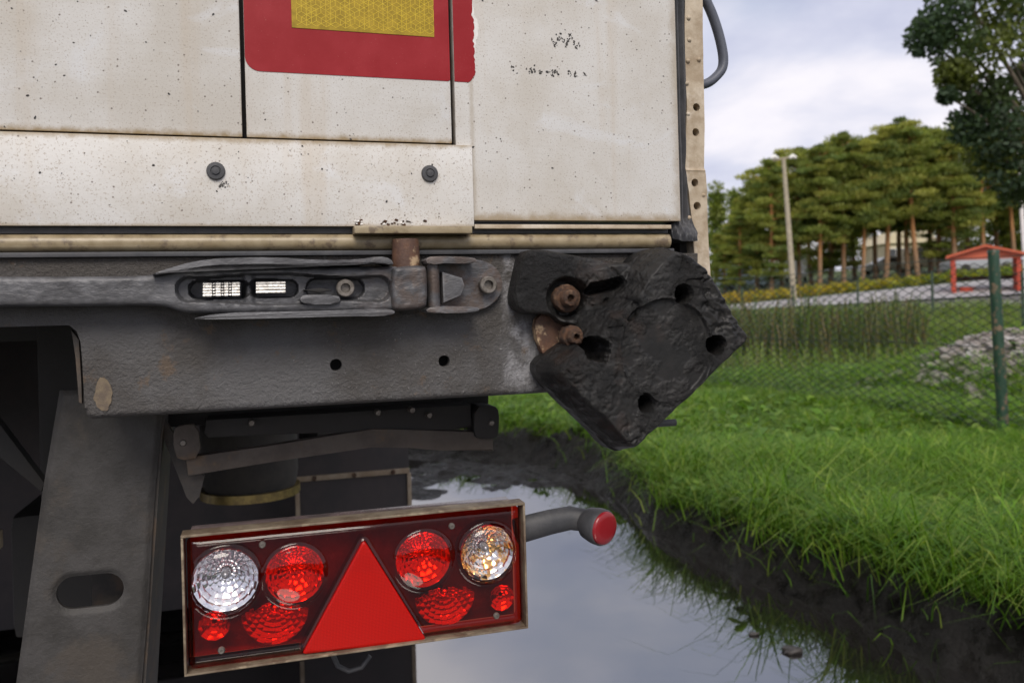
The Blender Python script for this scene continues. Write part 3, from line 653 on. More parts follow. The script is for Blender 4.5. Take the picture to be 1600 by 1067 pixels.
# keeper: round-ended plate, flanges, roller and wedge
KP = chaikin(TP([(664, 402), (745, 404), (775, 415), (788, 444), (777, 470), (748, 487), (664, 487)], -0.006), 2)
keeper = relief('latch_keeper', lambda u, z: poly_sdf(KP, u, z), lambda u, z, d: -0.006 + 0.0006 * fbm(u * 60, z * 60, 3, 3), 0.003, (T(655, 450)[0], T(795, 450)[0], T(700, 492)[1], T(700, 398)[1]), 0.0014, M['cast'], trailer)
prism('keeper_flange', chaikin(TP([(664, 404), (676, 400), (740, 402), (746, 408), (738, 412), (680, 411), (668, 414)], -0.034), 1), -0.036, -0.004, M['cast'], keeper, 0.0012)
prism('keeper_flange', chaikin(TP([(662, 486), (676, 478), (744, 479), (750, 484), (742, 488), (680, 490)], -0.034), 1), -0.036, -0.004, M['cast'], keeper, 0.0012)
u, z0 = T(678, 479, -0.024); _, z1 = T(678, 412, -0.024)
tube('keeper_roller', [(u, -0.024, z0), (u, -0.024, z0 + 0.001), (u, -0.024, z1 - 0.001), (u, -0.024, z1)], 0.0072, M['cast'], keeper, 18)
prism('keeper_wedge', TP([(690, 424), (722, 434), (726, 446), (720, 462), (692, 474)], -0.022), -0.024, -0.005, M['cast'], keeper, 0.003)
socket_bolt(764, 445, -0.018, 0.0102, keeper)

# ------------------------------------------------------------------ rubber buffer
BA = chaikin(TP([(821, 392), (838, 388), (880, 395), (930, 404), (985, 413), (1030, 420), (1020, 470), (950, 505), (885, 510), (864, 490), (838, 491), (814, 487), (804, 470), (812, 430)], -0.035), 1)
BM_ = TP([(1008, 428), (1030, 396), (1058, 386), (1080, 389), (1106, 408), (1124, 432), (1146, 470), (1176, 520), (1178, 532), (1170, 545), (1080, 630), (1008, 702), (994, 710), (980, 704), (955, 676), (888, 612), (868, 588), (868, 572), (892, 556), (926, 530), (946, 496), (988, 462)], -0.082)
BM_ = chaikin(BM_, 1)
def bpt(x, y): return T(x, y, -0.082)
pm = abs(bpt(1100, 540)[0] - bpt(1000, 540)[0]) / 100
def buf_sdf(u, z):
    a = poly_sdf(BA, u, z); b = poly_sdf(BM_, u, z) - 0.0045; k = 0.008
    h = np.clip(0.5 + 0.5 * (b - a) / k, 0, 1); d_ = b * (1 - h) + a * h - k * h * (1 - h)
    return d_ + 0.0010 * fbm(u * 60, z * 60, 3, 17)
def buf_h(u, z, d):
    dm = poly_sdf(BM_, u, z) + 0.003 * fbm(u * 45, z * 45, 3, 23)
    h = -0.034 - 0.048 * sstep(0.006, -0.010, dm)
    r = np.where(dm < 0.004, 0.010, 0.005); e = np.clip(r + d, 0, r); h = h + (r - np.sqrt(np.maximum(r * r - e * e, 0)))
    rough_z = 0.25 + 1.3 * np.exp(-(poly_sdf(TP([(1060, 395), (1105, 410), (1176, 520), (1150, 540), (1090, 440)], -.082), u, z).clip(0) / 0.012) ** 2) + 0.8 * np.exp(-(circ(u, z, bpt(955, 480), 0.02).clip(0) / 0.015) ** 2) + 0.7 * np.exp(-(circ(u, z, bpt(1000, 680), 0.01).clip(0) / 0.012) ** 2) + 0.7 * np.exp(-(circ(u, z, bpt(880, 590), 0.008).clip(0) / 0.014) ** 2)
    rid = 1 - np.abs(fbm(u * 55 + 0.5 * z * 55, z * 75, 4, 31)) * 2
    h = h - 0.0026 * rough_z * (rid - 0.6) + 0.0022 * fbm(u * 22, z * 22, 4, 29)
    cr = np.abs(fbm(u * 30, z * 30, 3, 77)); h = h + 0.0030 * np.exp(-(cr / 0.035) ** 2) * np.clip(rough_z, 0.1, 1)
    cdisc = circ(u, z, bpt(1043, 546), 72 * pm)
    flat = sstep(1 * pm, -2 * pm, cdisc); h = h * (1 - flat) + (-0.0765 + 0.0003 * fbm(u * 90, z * 90, 2, 8)) * flat
    h = h - 0.0026 * np.exp(-(cdisc / (2.2 * pm)) ** 2)
    for (x, y, rr, dp, jit) in ((1070, 459, 13.5, 0.045, .04), (1122, 539, 14, 0.045, .08), (1012, 630, 13, 0.045, .06), (936, 547, 17, 0.05, .3)):
        c = bpt(x, y); ang = np.arctan2(z - c[1], u - c[0]); q = circ(u, z, c, rr * pm * (1 + jit * fbm(ang * 2.0, u * 60, 3, x)))
        h = h + 0.0020 * np.exp(-((q - 3 * pm) / (5 * pm)) ** 2) * (jit < 0.3)
        h = h + dp * sstep(0.9 * pm, -1.2 * pm, q)
    q = circ(u, z, bpt(985, 482), 17 * pm) + 0.004 * fbm(u * 50, z * 50, 3, 61); h = h + 0.009 * sstep(2 * pm, -3 * pm, q)
    q = circ(u, z, bpt(958, 508), 11 * pm) + 0.004 * fbm(u * 60, z * 60, 3, 62); h = h + 0.005 * sstep(2 * pm, -3 * pm, q)
    a_, b2 = T(926, 452, -0.04), T(966, 443, -0.04); q = capsule(u, z, *a_, *b2, 9 * pm); h = h + 0.026 * sstep(1.0 * pm, -4 * pm, q)          # torn gap in the arm
    a_, b2 = T(915, 437, -0.04), T(975, 425, -0.04); q = capsule(u, z, *a_, *b2, 10 * pm); h = h - 0.010 * np.exp(-(q.clip(0) / (6 * pm)) ** 2)   # fold over it
    q = circ(u, z, T(889, 466, -0.04), 29 * pm); h = h + 0.015 * sstep(4 * pm, -5 * pm, q)                                                     # bolt pocket
    arc = np.abs(np.hypot(u - T(905, 500, -0.05)[0], z - T(905, 500, -0.05)[1]) - 92 * pm); sel = (u > T(955, 430, -.05)[0]) * sstep(T(0, 470, -.05)[1] - .01, T(0, 440, -.05)[1], z)
    h = h + 0.004 * np.exp(-(arc / (2.2 * pm)) ** 2) * sel
    return np.minimum(h, -0.004)
buf = relief('rubber_buffer', buf_sdf, buf_h, -0.001, (T(798, 450)[0] - 0.01, T(1190, 530, -.08)[0] + 0.01, T(1000, 722, -.08)[1], T(1000, 375, -.03)[1]), 0.0013, M['buffer'], trailer, 70)
def rusty_bolt(px, py, wd, r, r2):
    u, z = T(px, py, wd)
    bm = bmesh.new(); lathe_bm(bm, [(r, wd + 0.02), (r, wd + 0.004), (r * 0.93, wd + 0.002), (r2 * 1.1, wd + 0.001), (r2, wd - 0.007), (r2 * 0.85, wd - 0.009), (r2 * 0.45, wd - 0.009), (r2 * 0.4, wd - 0.002), (0.0005, wd - 0.002)], u, z, 26)
    for v in bm.verts:
        n_ = random.gauss(0, 0.00045); v.co += Vector((n_, random.gauss(0, 0.0004), random.gauss(0, 0.0004)))
    return bm_obj('rusty_bolt', bm, M['rust'], buf, 50)
rusty_bolt(888, 466, -0.034, 0.0165, 0.0098); rusty_bolt(897, 526, -0.042, 0.0130, 0.0088)
uq, zq = T(852, 512, -0.008)
prism('buffer_bracket', chaikin(TP([(838, 492), (868, 486), (905, 500), (912, 560), (880, 590), (850, 560), (834, 520)], -0.008), 1), -0.010, 0.002, M['pin'], buf, 0.002)
uq, zq = T(1050, 662, 0.01); tube('buffer_stud', [(uq - 0.05, 0.02, zq), (uq + 0.010, 0.02, zq)], 0.0045, M['rubber'], buf, 10)

# ------------------------------------------------------------------ tail light
tu0, tu1 = T(288, 900)[0], T(818, 900)[0]; tz1 = T(550, 808)[1] - 0.002; tz0 = T(550, 1016)[1] + 0.002
WL = 0.0
lampbox = box('tail_light', tu0 + 0.004, tu1 - 0.004, WL + 0.030, WL + 0.055, tz0 + 0.003, tz1 - 0.003, M['lamp_back'], trailer, 0.002)
fr = bmesh.new()
box_bm(fr, tu0 - 0.002, tu1 + 0.002, WL - 0.008, WL + 0.016, tz1 - 0.001, tz1 + 0.0018, 0.0006)
box_bm(fr, tu0 - 0.002, tu1 + 0.002, WL - 0.008, WL + 0.016, tz0 - 0.0018, tz0 + 0.0005, 0.0006)
box_bm(fr, tu0 - 0.002, tu0 + 0.0005, WL - 0.0078, WL + 0.016, tz0 + 0.0007, tz1 - 0.0012, 0.0004)
box_bm(fr, tu1 - 0.0005, tu1 + 0.002, WL - 0.0078, WL + 0.016, tz0 + 0.0007, tz1 - 0.0012, 0.0004)
bm_obj('lamp_frame', fr, M['lamp_frame'], lampbox, 40)
def PXR(x, y, r): return T(x, y, WL), r * abs(T(600, 900)[0] - T(500, 900)[0]) / 100 * (1.0 if x > 500 else 0.97)
CL = [PXR(352, 907, 51), PXR(762, 864, 47)]; RD = [PXR(461, 898, 48), PXR(662, 875, 47)]
APEX = TP([(568, 838), (468, 1023), (669, 1000)], WL)
def rsdf(u, z, m=0.003, r=0.006):
    uc, zc = (tu0 + tu1) / 2, (tz0 + tz1) / 2; qx = np.abs(u - uc) - (tu1 - tu0) / 2 + m + r; qy = np.abs(z - zc) - (tz1 - tz0) / 2 + m + r
    return np.hypot(np.maximum(qx, 0), np.maximum(qy, 0)) + np.minimum(np.maximum(qx, qy), 0) - r
def lens_sdf(u, z):
    d_ = rsdf(u, z)
    for c, r in CL: d_ = np.maximum(d_, -circ(u, z, c, r))
    return np.maximum(d_, -poly_sdf(TRI, u, z))
TRI = []
for i in range(3):
    a, b, c = (np.array(APEX[(i + k) % 3]) for k in (-1, 0, 1)); da = (a - b) / np.linalg.norm(a - b); dc = (c - b) / np.linalg.norm(c - b)
    for t_ in np.linspace(0, 1, 5): TRI.append(tuple(b + 0.008 * ((1 - t_) ** 2 * da + t_ ** 2 * dc)))
def lens_h(u, z, d):
    dd = rsdf(u, z); h = WL - 0.002 + 0.004 * sstep(-0.006, 0, dd) - 0.0012 * np.exp(-((dd + 0.0075) / 0.0012) ** 2)
    for c, r in RD:
        q = np.hypot(u - c[0], z - c[1]) / r; h = h - 0.009 * np.sqrt(np.clip(1 - q ** 2, 0, 1)) - 0.002 * np.exp(-((q - 1) / 0.05) ** 2)
    for c, r in CL:
        q = np.hypot(u - c[0], z - c[1]) / r; h = h - 0.004 * np.exp(-((q - 1.0) / 0.07) ** 2)
    h = h - 0.002 * np.exp(-(poly_sdf(TRI, u, z) / 0.002) ** 2)
    return h
relief('red_lens', lens_sdf, lens_h, WL + 0.029, (tu0, tu1, tz0, tz1), 0.0016, M['lens_red'], lampbox, 60)
relief('triangle_reflector', lambda u, z: poly_sdf(TRI, u, z) + 0.0012, lambda u, z, d: WL - 0.0030 + 0.0015 * sstep(-0.002, 0, d), WL + 0.012, (tu0 + 0.1, tu1 - 0.09, tz0 - 0.001, tz1), 0.0018, M['triangle'], lampbox, 60)
def dish(name, c, r, wd, depth, rings, sectors, mat, off=(0, 0.12), jitter=0.3, amin=0, amax=360, part=0.0):
    """faceted bowl: every facet a small pillow with its own tilt"""
    bm = bmesh.new(); rs = np.linspace(0.16, 1.0, rings + 1)
    def P(q, a, lift=0.0):
        s_ = 1 - q; u = c[0] + r * (q * math.cos(a) + off[0] * s_); z = c[1] + r * (q * math.sin(a) + off[1] * s_)
        return Vector((u, wd + depth * (1 - q * q) - lift, z))
    for k in range(rings):
        ns = max(8, int(sectors * (0.55 + 0.45 * rs[k + 1]))); sh = random.uniform(0, 1)
        for s_ in range(ns):
            a0, a1 = 2 * math.pi * (s_ + sh) / ns, 2 * math.pi * (s_ + 1 + sh) / ns
            am = math.degrees((a0 + a1) / 2) % 360
            if not (amin <= am <= amax): continue
            cs = [P(rs[k], a0), P(rs[k + 1], a0), P(rs[k + 1], a1), P(rs[k], a1)]; j = r * 0.030 * jitter
            cs = [p + Vector((0, random.uniform(-j, j), 0)) for p in cs]
            mid = sum(cs, Vector()) / 4 - Vector((0, r * 0.024 + random.uniform(-j, j) * 1.2, 0))
            vv = [bm.verts.new(p) for p in cs]; mids = [bm.verts.new((cs[i] + cs[(i + 1) % 4]) / 2 - Vector((0, r * 0.011, 0))) for i in range(4)]; m_ = bm.verts.new(mid)
            for i in range(4): bm.faces.new((vv[i], mids[i], m_, mids[i - 1]))
    me = bpy.data.meshes.new(name); bmesh.ops.recalc_face_normals(bm, faces=bm.faces); bm.to_mesh(me); bm.free(); me.shade_smooth()
    return link(name, me, mat, lampbox)
def bulb(c, r, wd, mat='bulb', off=0.12):
    lathe('bulb', [(r, wd + 0.01), (r, wd + 0.002), (r * 0.95, wd - 0.001), (r * 0.75, wd - 0.004), (r * 0.4, wd - 0.0058), (r * 0.05, wd - 0.0065)], c[0], c[1] + off, M[mat], lampbox, 20, smooth=60)
for (c, r), m_ in zip(CL, ('chrome', 'chrome_amber')):
    dish('lamp_reflector', c, r * 0.98, WL + 0.004, 0.020, 6, 24, M[m_]); bulb(c, r * 0.15, WL + 0.012, off=r * 0.10)
    lathe('clear_lens', [(r * 0.995, WL + 0.010), (r * 0.995, WL - 0.004), (r * 0.96, WL - 0.006), (r * 0.8, WL - 0.009), (r * 0.5, WL - 0.0115), (r * 0.2, WL - 0.0128), (r * 0.02, WL - 0.013)], c[0], c[1], M['lens_clear'], lampbox, 48, smooth=60)
for c, r in RD:
    dish('lamp_reflector', c, r * 0.96, WL + 0.003, 0.020, 6, 24, M['chrome_red']); bulb(c, r * 0.15, WL + 0.012, 'chrome_red', off=r * 0.10)
for x, y, r in ((430, 958, 52), (697, 932, 50)):
    c, rr = PXR(x, y, r); dish('lamp_reflector', c, rr, WL + 0.006, 0.008, 7, 26, M['chrome_red'], off=(0, 0.25), amin=180, amax=360); bulb((c[0], c[1]), rr * 0.17, WL + 0.010, 'chrome_red', off=rr * 0.1)
for x, y, r in ((334, 980, 24), (786, 936, 22)):
    c, rr = PXR(x, y, r); dish('lamp_reflector', c, rr, WL + 0.006, 0.006, 4, 12, M['chrome_red'], off=(0, 0.2))
for x, y in ((410, 851), (346, 1016), (706, 822), (776, 962)):
    u, z = T(x, y, WL - 0.004)
    lathe('lens_screw', [(0.0038, WL - 0.0015), (0.0038, WL - 0.004), (0.0028, WL - 0.0055), (0.0014, WL - 0.0055), (0.0012, WL - 0.0045), (0.0002, WL - 0.0045)], u, z, M['bolt'], lampbox, 16)
box('lamp_bracket', T(560, 1000)[0], T(640, 1000)[0], 0.02, 0.06, tz0 - 0.012, tz0 - 0.0022, M['lamp_frame'], lampbox, 0.002)
tube('lamp_cable', [(T(x, y, 0.05)[0], 0.05, T(x, y, 0.05)[1]) for x, y in ((520, 1022), (528, 1040), (545, 1048), (565, 1042), (578, 1024))], 0.003, M['rubber'], lampbox, 8)

# outline marker lamp on its rubber arm
wm = 0.05
arm = [T(x, y, wm) for x, y in ((806, 830), (830, 823), (860, 815), (890, 809), (908, 810), (922, 818), (934, 824))]
mk = tube('marker_lamp', [(u, wm - 0.02 * max(0, i - 3) / 3, z) for i, (u, z) in enumerate(arm)], [0.0165, 0.0165, 0.016, 0.0155, 0.0150, 0.0165, 0.019], M['rubber'], trailer, 16, (0.8, 1.0))
cu, cz = T(948, 828, 0.0)
bm = bmesh.new(); prof = [(0.012, 0.034), (0.020, 0.024), (0.0228, 0.010), (0.0228, 0.0), (0.0215, -0.002), (0.001, -0.0022)]
lathe_bm(bm, prof, 0, 0, 28); rot = Matrix.Rotation(RAD(24), 4, 'Z') @ Matrix.Rotation(RAD(4), 4, 'X')
bmesh.ops.transform(bm, matrix=Matrix.Translation((cu, 0.012, cz)) @ rot, verts=bm.verts); bm_obj('lamp_cup', bm, M['rubber'], mk, 40)
bm = bmesh.new(); lathe_bm(bm, [(0.0212, -0.0015), (0.0208, -0.0042), (0.0185, -0.0058), (0.012, -0.0066), (0.001, -0.007)], 0, 0, 28)
bmesh.ops.transform(bm, matrix=Matrix.Translation((cu, 0.012, cz)) @ rot, verts=bm.verts); bm_obj('marker_lens', bm, M['marker_lens'], mk, 50)

# ------------------------------------------------------------------ underframe
WP = 0.12
PL = TP([(92, 610), (66, 764), (24, 1067), (-8, 1290), (212, 1290), (221, 1067), (231, 944), (240, 792), (256, 610)], WP)
s0, s1 = T(115, 927, WP), T(165, 922, WP); spx = abs(T(200, 920, WP)[0] - T(100, 920, WP)[0]) / 100
pil = relief('underrun_leg', lambda u, z: np.maximum(poly_sdf(PL, u, z), -capsule(u, z, *s0, *s1, 28 * spx)), lambda u, z, d: WP + 0.004 * sstep(-0.006, 0, d) + 0.0006 * fbm(u * 30, z * 30, 3, 12), WP + 0.009, (T(-30, 1200, WP)[0], T(270, 640, WP)[0], T(100, 1300, WP)[1], T(100, 600, WP)[1]), 0.003,
             worn('worn_grey_leg_steel', (0.030, 0.028, 0.026), (0.058, 0.055, 0.054), 16, 0.6, 0.1, bump=0.5, bscale=150, bdist=0.003, c3=(0.062, 0.053, 0.045), s3=10), trailer)
bm = bmesh.new()
for (xa, ya_), (xb, yb_) in (((258, 610), (212, 1290)),):
    p, q = T(xa, ya_, WP + 0.007), T(xb, yb_, WP + 0.007)
    qs = [(p[0], WP + 0.009, p[1]), (q[0], WP + 0.009, q[1]), (q[0] + 0.004, WP + 0.12, q[1]), (p[0] + 0.0, WP + 0.12, p[1])]
    f1 = [bm.verts.new(v) for v in qs]; f2 = [bm.verts.new((v[0] - 0.006, v[1], v[2])) for v in qs]
    bm.faces.new(f1); bm.faces.new(f2[::-1])
    for i in range(4): bm.faces.new((f1[i], f2[i], f2[(i + 1) % 4], f1[(i + 1) % 4]))
bm_obj('leg_web', bm, M['under'], pil)
p = T(146, 926, 0.2); box('leg_rib', p[0] - 0.002, p[0] + 0.06, 0.2, 0.206, p[1] - 0.1, p[1] + 0.1, M['under'], pil)
# bumper carrier behind the sill
wq = 0.13
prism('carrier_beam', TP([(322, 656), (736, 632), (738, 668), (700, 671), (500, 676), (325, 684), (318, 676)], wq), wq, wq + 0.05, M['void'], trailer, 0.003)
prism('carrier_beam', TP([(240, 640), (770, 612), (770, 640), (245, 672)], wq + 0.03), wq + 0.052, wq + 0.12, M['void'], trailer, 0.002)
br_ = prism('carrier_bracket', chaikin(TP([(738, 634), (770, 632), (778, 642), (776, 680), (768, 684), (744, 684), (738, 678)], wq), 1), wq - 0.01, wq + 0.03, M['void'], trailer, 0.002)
prism('carrier_bracket', chaikin(TP([(272, 668), (284, 662), (310, 660), (316, 712), (280, 718), (273, 700)], wq), 1), wq - 0.012, wq - 0.004, M['bar_brown'], trailer, 0.002)
for x, y in ((286, 692), (768, 661), (591, 645), (644, 641), (671, 649), (393, 661)):
    u, z = T(x, y, wq - 0.013); lathe('small_bolt', [(0.004, wq + 0.002), (0.004, wq - 0.013), (0.003, wq - 0.0145), (0.0005, wq - 0.0145)], u, z, M['bolt'], br_, 10)
prism('bent_bar', TP([(290, 714), (420, 696), (582, 669), (640, 671), (770, 675), (770, 704), (690, 703), (640, 699), (580, 698), (430, 720), (294, 743)], wq), wq - 0.004, wq + 0.014, M['bar_brown'], trailer, 0.003)
prism('gusset', TP([(243, 650), (256, 650), (300, 722), (320, 742), (312, 775), (302, 786), (292, 776)], wq + 0.02), wq + 0.015, wq + 0.022, M['under'], trailer, 0.001)
prism('diagonal_strut', TP([(-30, 640), (-10, 650), (70, 755), (64, 768), (-30, 690)], 0.25), 0.25, 0.27, M['void'], trailer, 0.002)
# chassis rails, floor, axles, wheels
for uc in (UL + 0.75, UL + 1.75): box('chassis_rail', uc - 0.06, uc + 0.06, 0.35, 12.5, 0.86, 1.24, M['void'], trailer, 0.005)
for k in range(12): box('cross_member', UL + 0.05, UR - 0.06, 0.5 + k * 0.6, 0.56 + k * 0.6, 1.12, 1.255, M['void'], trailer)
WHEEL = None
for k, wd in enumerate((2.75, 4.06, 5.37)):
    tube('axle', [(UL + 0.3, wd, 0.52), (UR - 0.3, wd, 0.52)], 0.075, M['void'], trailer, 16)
    for uu in (UL + 0.245, UR - 0.245):
        if WHEEL is None:
            bm = bmesh.new(); ringp = [(-0.18, 0.28), (-0.19, 0.40), (-0.175, 0.48), (-0.13, 0.522), (0.13, 0.522), (0.175, 0.48), (0.19, 0.40), (0.18, 0.28)]
            prev = None; first = None; sg = 48
            for i in range(sg):
                a = 2 * math.pi * i / sg; rr = 1.0 + (0.012 if i % 2 else 0)
                cur = [bm.verts.new((x, r * math.cos(a) * (rr if r > .5 else 1), r * math.sin(a) * (rr if r > .5 else 1))) for x, r in ringp]
                if prev:
                    for j in range(len(ringp) - 1): bm.faces.new((prev[j], prev[j + 1], cur[j + 1], cur[j]))
                else: first = cur
                prev = cur
            for j in range(len(ringp) - 1): bm.faces.new((prev[j], prev[j + 1], first[j + 1], first[j]))
            WHEEL = bm_obj('wheel', bm, M['tyre'], trailer, 35); WHEEL.location = (uu, wd, 0.46)
            bm = bmesh.new()
            bmesh.ops.create_cone(bm, cap_ends=True, segments=28, radius1=0.285, radius2=0.285, depth=0.30, matrix=Matrix.Rotation(RAD(90), 4, 'Y'))
            rim = bm_obj('rim', bm, M['under'], WHEEL, 40)
        else:
            o = copy_tree(WHEEL, trailer); o.location = (uu, wd, 0.46)
wf = 1.95
box('underframe_blackout_panel', UL + 0.2, T(470, 800, 2.2)[0], 2.2, 2.22, 0.12, 1.15, M['flap'], trailer, 0.004)  # added dark sheet: keeps the lit grass beyond from showing under the trailer
FL = TP([(462, 690), (638, 690), (642, 1040), (462, 1060)], wf); FL[2] = (FL[1][0], 0.015); FL[3] = (FL[0][0], 0.015); FL[0] = (FL[0][0], FL[1][1] + 0.0)
flap = prism('mudflap', FL, wf, wf + 0.012, M['flap'], trailer, 0.002)
zt = T(550, 742, wf)[1]
box('flap_strip', FL[0][0], FL[1][0], wf - 0.008, wf - 0.0005, zt - 0.008, zt + 0.010, M['flap_trim'], flap, 0.001)
for uu in (FL[0][0] - 0.006, FL[1][0] - 0.008): box('flap_edge', uu, uu + 0.014, wf - 0.006, wf + 0.016, 0.02, zt - 0.010, M['flap_trim'], flap, 0.001)
for f in (0.15, 0.5, 0.85): lathe('flap_rivet', [(0.008, wf - 0.007), (0.008, wf - 0.012), (0.004, wf - 0.014), (0.001, wf - 0.014)], FL[0][0] + f * (FL[1][0] - FL[0][0]), zt + 0.001, M['rust'], flap, 12)
ua, zz0 = T(392, 772, 1.3); _, zz1 = T(392, 690, 1.3)
tube('air_spring', [(ua, 1.3, zz0), (ua, 1.3, zz0 + 0.06), (ua, 1.3, zz1 + 0.1)], [0.11, 0.12, 0.12], M['tyre'], trailer, 28)
tube('spring_ring', [(ua, 1.3, zz0 + 0.001), (ua, 1.3, zz0 + 0.022)], 0.124, M['brass'], trailer, 32)
p = T(-6, 846, 0.6); box('trim_block', p[0] - 0.3, p[0] + 0.005, 0.6, 0.62, p[1] - 0.014, p[1] + 0.016, M['flap_trim'], trailer, 0.002)  # small beige piece of trim, drawn as a thin block
p0, p1 = T(10, 805, 0.9), T(62, 1000, 0.9); box('brake_chamber', p0[0], p1[0] + 0.1, 0.9, 1.2, p1[1], p0[1], M['void'], trailer, 0.03)

# ------------------------------------------------------------------ grass and weeds
def in_view(x, y, m=0.08):
    return (x / np.maximum(y, 0.1) < 0.66 + m) & (x / np.maximum(y, 0.1) > -0.12 - m)
def leaf_mat(name, trans=0.35, rough=0.5):
    m = bpy.data.materials.new(name); m.use_nodes = True; t = NT(m.node_tree); p = m.node_tree.nodes['Principled BSDF']
    a = t.node('ShaderNodeAttribute', attribute_name='col'); t.put(p.inputs['Base Color'], a.outputs['Color']); p.inputs['Roughness'].default_value = rough; p.inputs['Specular IOR Level'].default_value = 0.3
    tl = t.node('ShaderNodeBsdfTranslucent'); t.put(tl.inputs[0], t.mix(1.0, a.outputs['Color'], (1.25, 1.3, 0.6), 'MULTIPLY'))
    ms = t.node('ShaderNodeMixShader'); ms.inputs[0].default_value = trans
    t.l.new(p.outputs[0], ms.inputs[1]); t.l.new(tl.outputs[0], ms.inputs[2]); t.l.new(ms.outputs[0], m.node_tree.nodes['Material Output'].inputs[0]); return m
M['leaf'] = leaf_mat('leaf_blade')
def blades(n, ymin, ymax, hmin, hmax, wd, smin, cols, seed, name, lean=0.45, mask=None, zf=ground, kind='stuff', xlim=None):
    r = np.random.default_rng(seed)
    y = ymin + (ymax - ymin) * r.random(n * 3) ** 0.8; x = (-0.2 + 0.95 * r.random(n * 3)) * y if xlim is None else xlim[0] + (xlim[1] - xlim[0]) * r.random(n * 3)
    s = mud_sd(x, y); ok = (s > smin + 0.06 * r.standard_normal(len(x)))
    if xlim is None: ok &= in_view(x, y) & (vnoise(x * 6, y * 6, seed + 3) + 0.5 * vnoise(x * 15, y * 15, seed + 4) > 0.95 * r.random(len(x)))
    if mask is not None: ok &= mask(x, y, r)
    x, y, s = x[ok][:n], y[ok][:n], s[ok][:n]; m = len(x); z = zf(x, y, s) if zf is ground else zf(x, y)
    patch = np.clip(0.5 + 0.8 * fbm(x * 1.7, y * 1.7, 4, seed + 50), 0, 1)
    h = (hmin + (hmax - hmin) * r.random(m) ** 1.6) * (0.55 + 0.9 * patch); a = r.random(m) * 6.283; ln = lean * (0.25 + r.random(m)) * h
    dx_, dy_ = np.cos(a), np.sin(a); b = a + 1.57 + 0.5 * r.standard_normal(m); wx, wy = np.cos(b) * wd * (0.6 + 0.8 * r.random(m)), np.sin(b) * wd * (0.6 + 0.8 * r.random(m))
    base = np.stack([x, y, z - 0.01], 1); W3 = np.stack([wx, wy, 0 * wx], 1); D3 = np.stack([dx_, dy_, 0 * dx_], 1); up = np.array([0, 0, 1.0])
    p1 = base + D3 * (0.25 * ln)[:, None] + up * (0.55 * h)[:, None]; p2 = base + D3 * (0.8 * ln)[:, None] + up * (0.9 * h)[:, None]; p3 = base + D3 * (1.35 * ln)[:, None] + up * (0.98 * h - 0.25 * ln)[:, None]
    V = np.stack([base - W3, base + W3, p1 - W3 * 0.85, p1 + W3 * 0.85, p2 - W3 * 0.5, p2 + W3 * 0.5, p3], 1).reshape(-1, 3)
    k = (np.arange(m) * 7)[:, None]; Q = np.concatenate([k + [0, 1, 3, 2], k + [2, 3, 5, 4]]); Tt = k + np.array([4, 5, 6])
    c = np.array(cols); pick = c[(r.random(m) * len(c)).astype(int)] * (0.75 + 0.5 * r.random((m, 1))) * (0.7 + 0.6 * patch[:, None])
    return link(name, mesh_np(name, V, [Q, Tt], True, cols=np.repeat(pick, 7, 0)), M['leaf'], None, kind)
GC = [(0.10, 0.215, 0.014), (0.055, 0.135, 0.010), (0.165, 0.30, 0.024), (0.12, 0.225, 0.016), (0.26, 0.34, 0.06), (0.075, 0.17, 0.013)]
blades(52000, 1.6, 5.2, 0.04, 0.19, 0.0025, 0.22, GC, 1, 'bank_grass', 1.7)
blades(105000, 4.4, 11.5, 0.04, 0.17, 0.0036, 0.24, GC, 2, 'meadow_grass', 1.7, mask=lambda x, y, r: (((x - 5.5) / 0.9) ** 2 + ((y - 9.0) / 1.0) ** 2 > 1) | (r.random(len(x)) < 0.04))
blades(70000, 10.5, 33, 0.12, 0.38, 0.008, 0.3, [(0.115, 0.205, 0.025), (0.14, 0.23, 0.03), (0.155, 0.21, 0.045), (0.17, 0.185, 0.06)], 3, 'rough_grass', 0.6, mask=lambda x, y, r: (((x - 5.5) / 0.9) ** 2 + ((y - 9.0) / 1.0) ** 2 > 1) | (r.random(len(x)) < 0.05))
blades(2600, 1.7, 6.2, 0.16, 0.34, 0.0032, 0.20, GC, 4, 'long_bank_grass', 1.1, mask=lambda x, y, r: mud_sd(x, y) < 0.5)
blades(700, 1.7, 6.5, 0.05, 0.13, 0.0028, 0.02, GC, 6, 'mud_sprouts', 1.0, mask=lambda x, y, r: (mud_sd(x, y) < 0.28) & (vnoise(x * 6, y * 6, 88) > 0.62))
# reeds behind the fence
ra, rb_ = at(1165, 545, 12.5), at(1345, 520, 19)
def reed_mask(x, y, r): return (np.hypot((x - 4.9) / 2.4, (y - 15.0) / 2.2) < 1.0 + 0.15 * fbm(x, y, 2, 9)) 
blades(5200, 12.0, 18.0, 0.45, 1.0, 0.012, 0.3, [(0.06, 0.105, 0.025), (0.09, 0.135, 0.03), (0.13, 0.13, 0.05), (0.17, 0.13, 0.07)], 8, 'reeds', 0.22, mask=reed_mask, xlim=(2.0, 8.0))
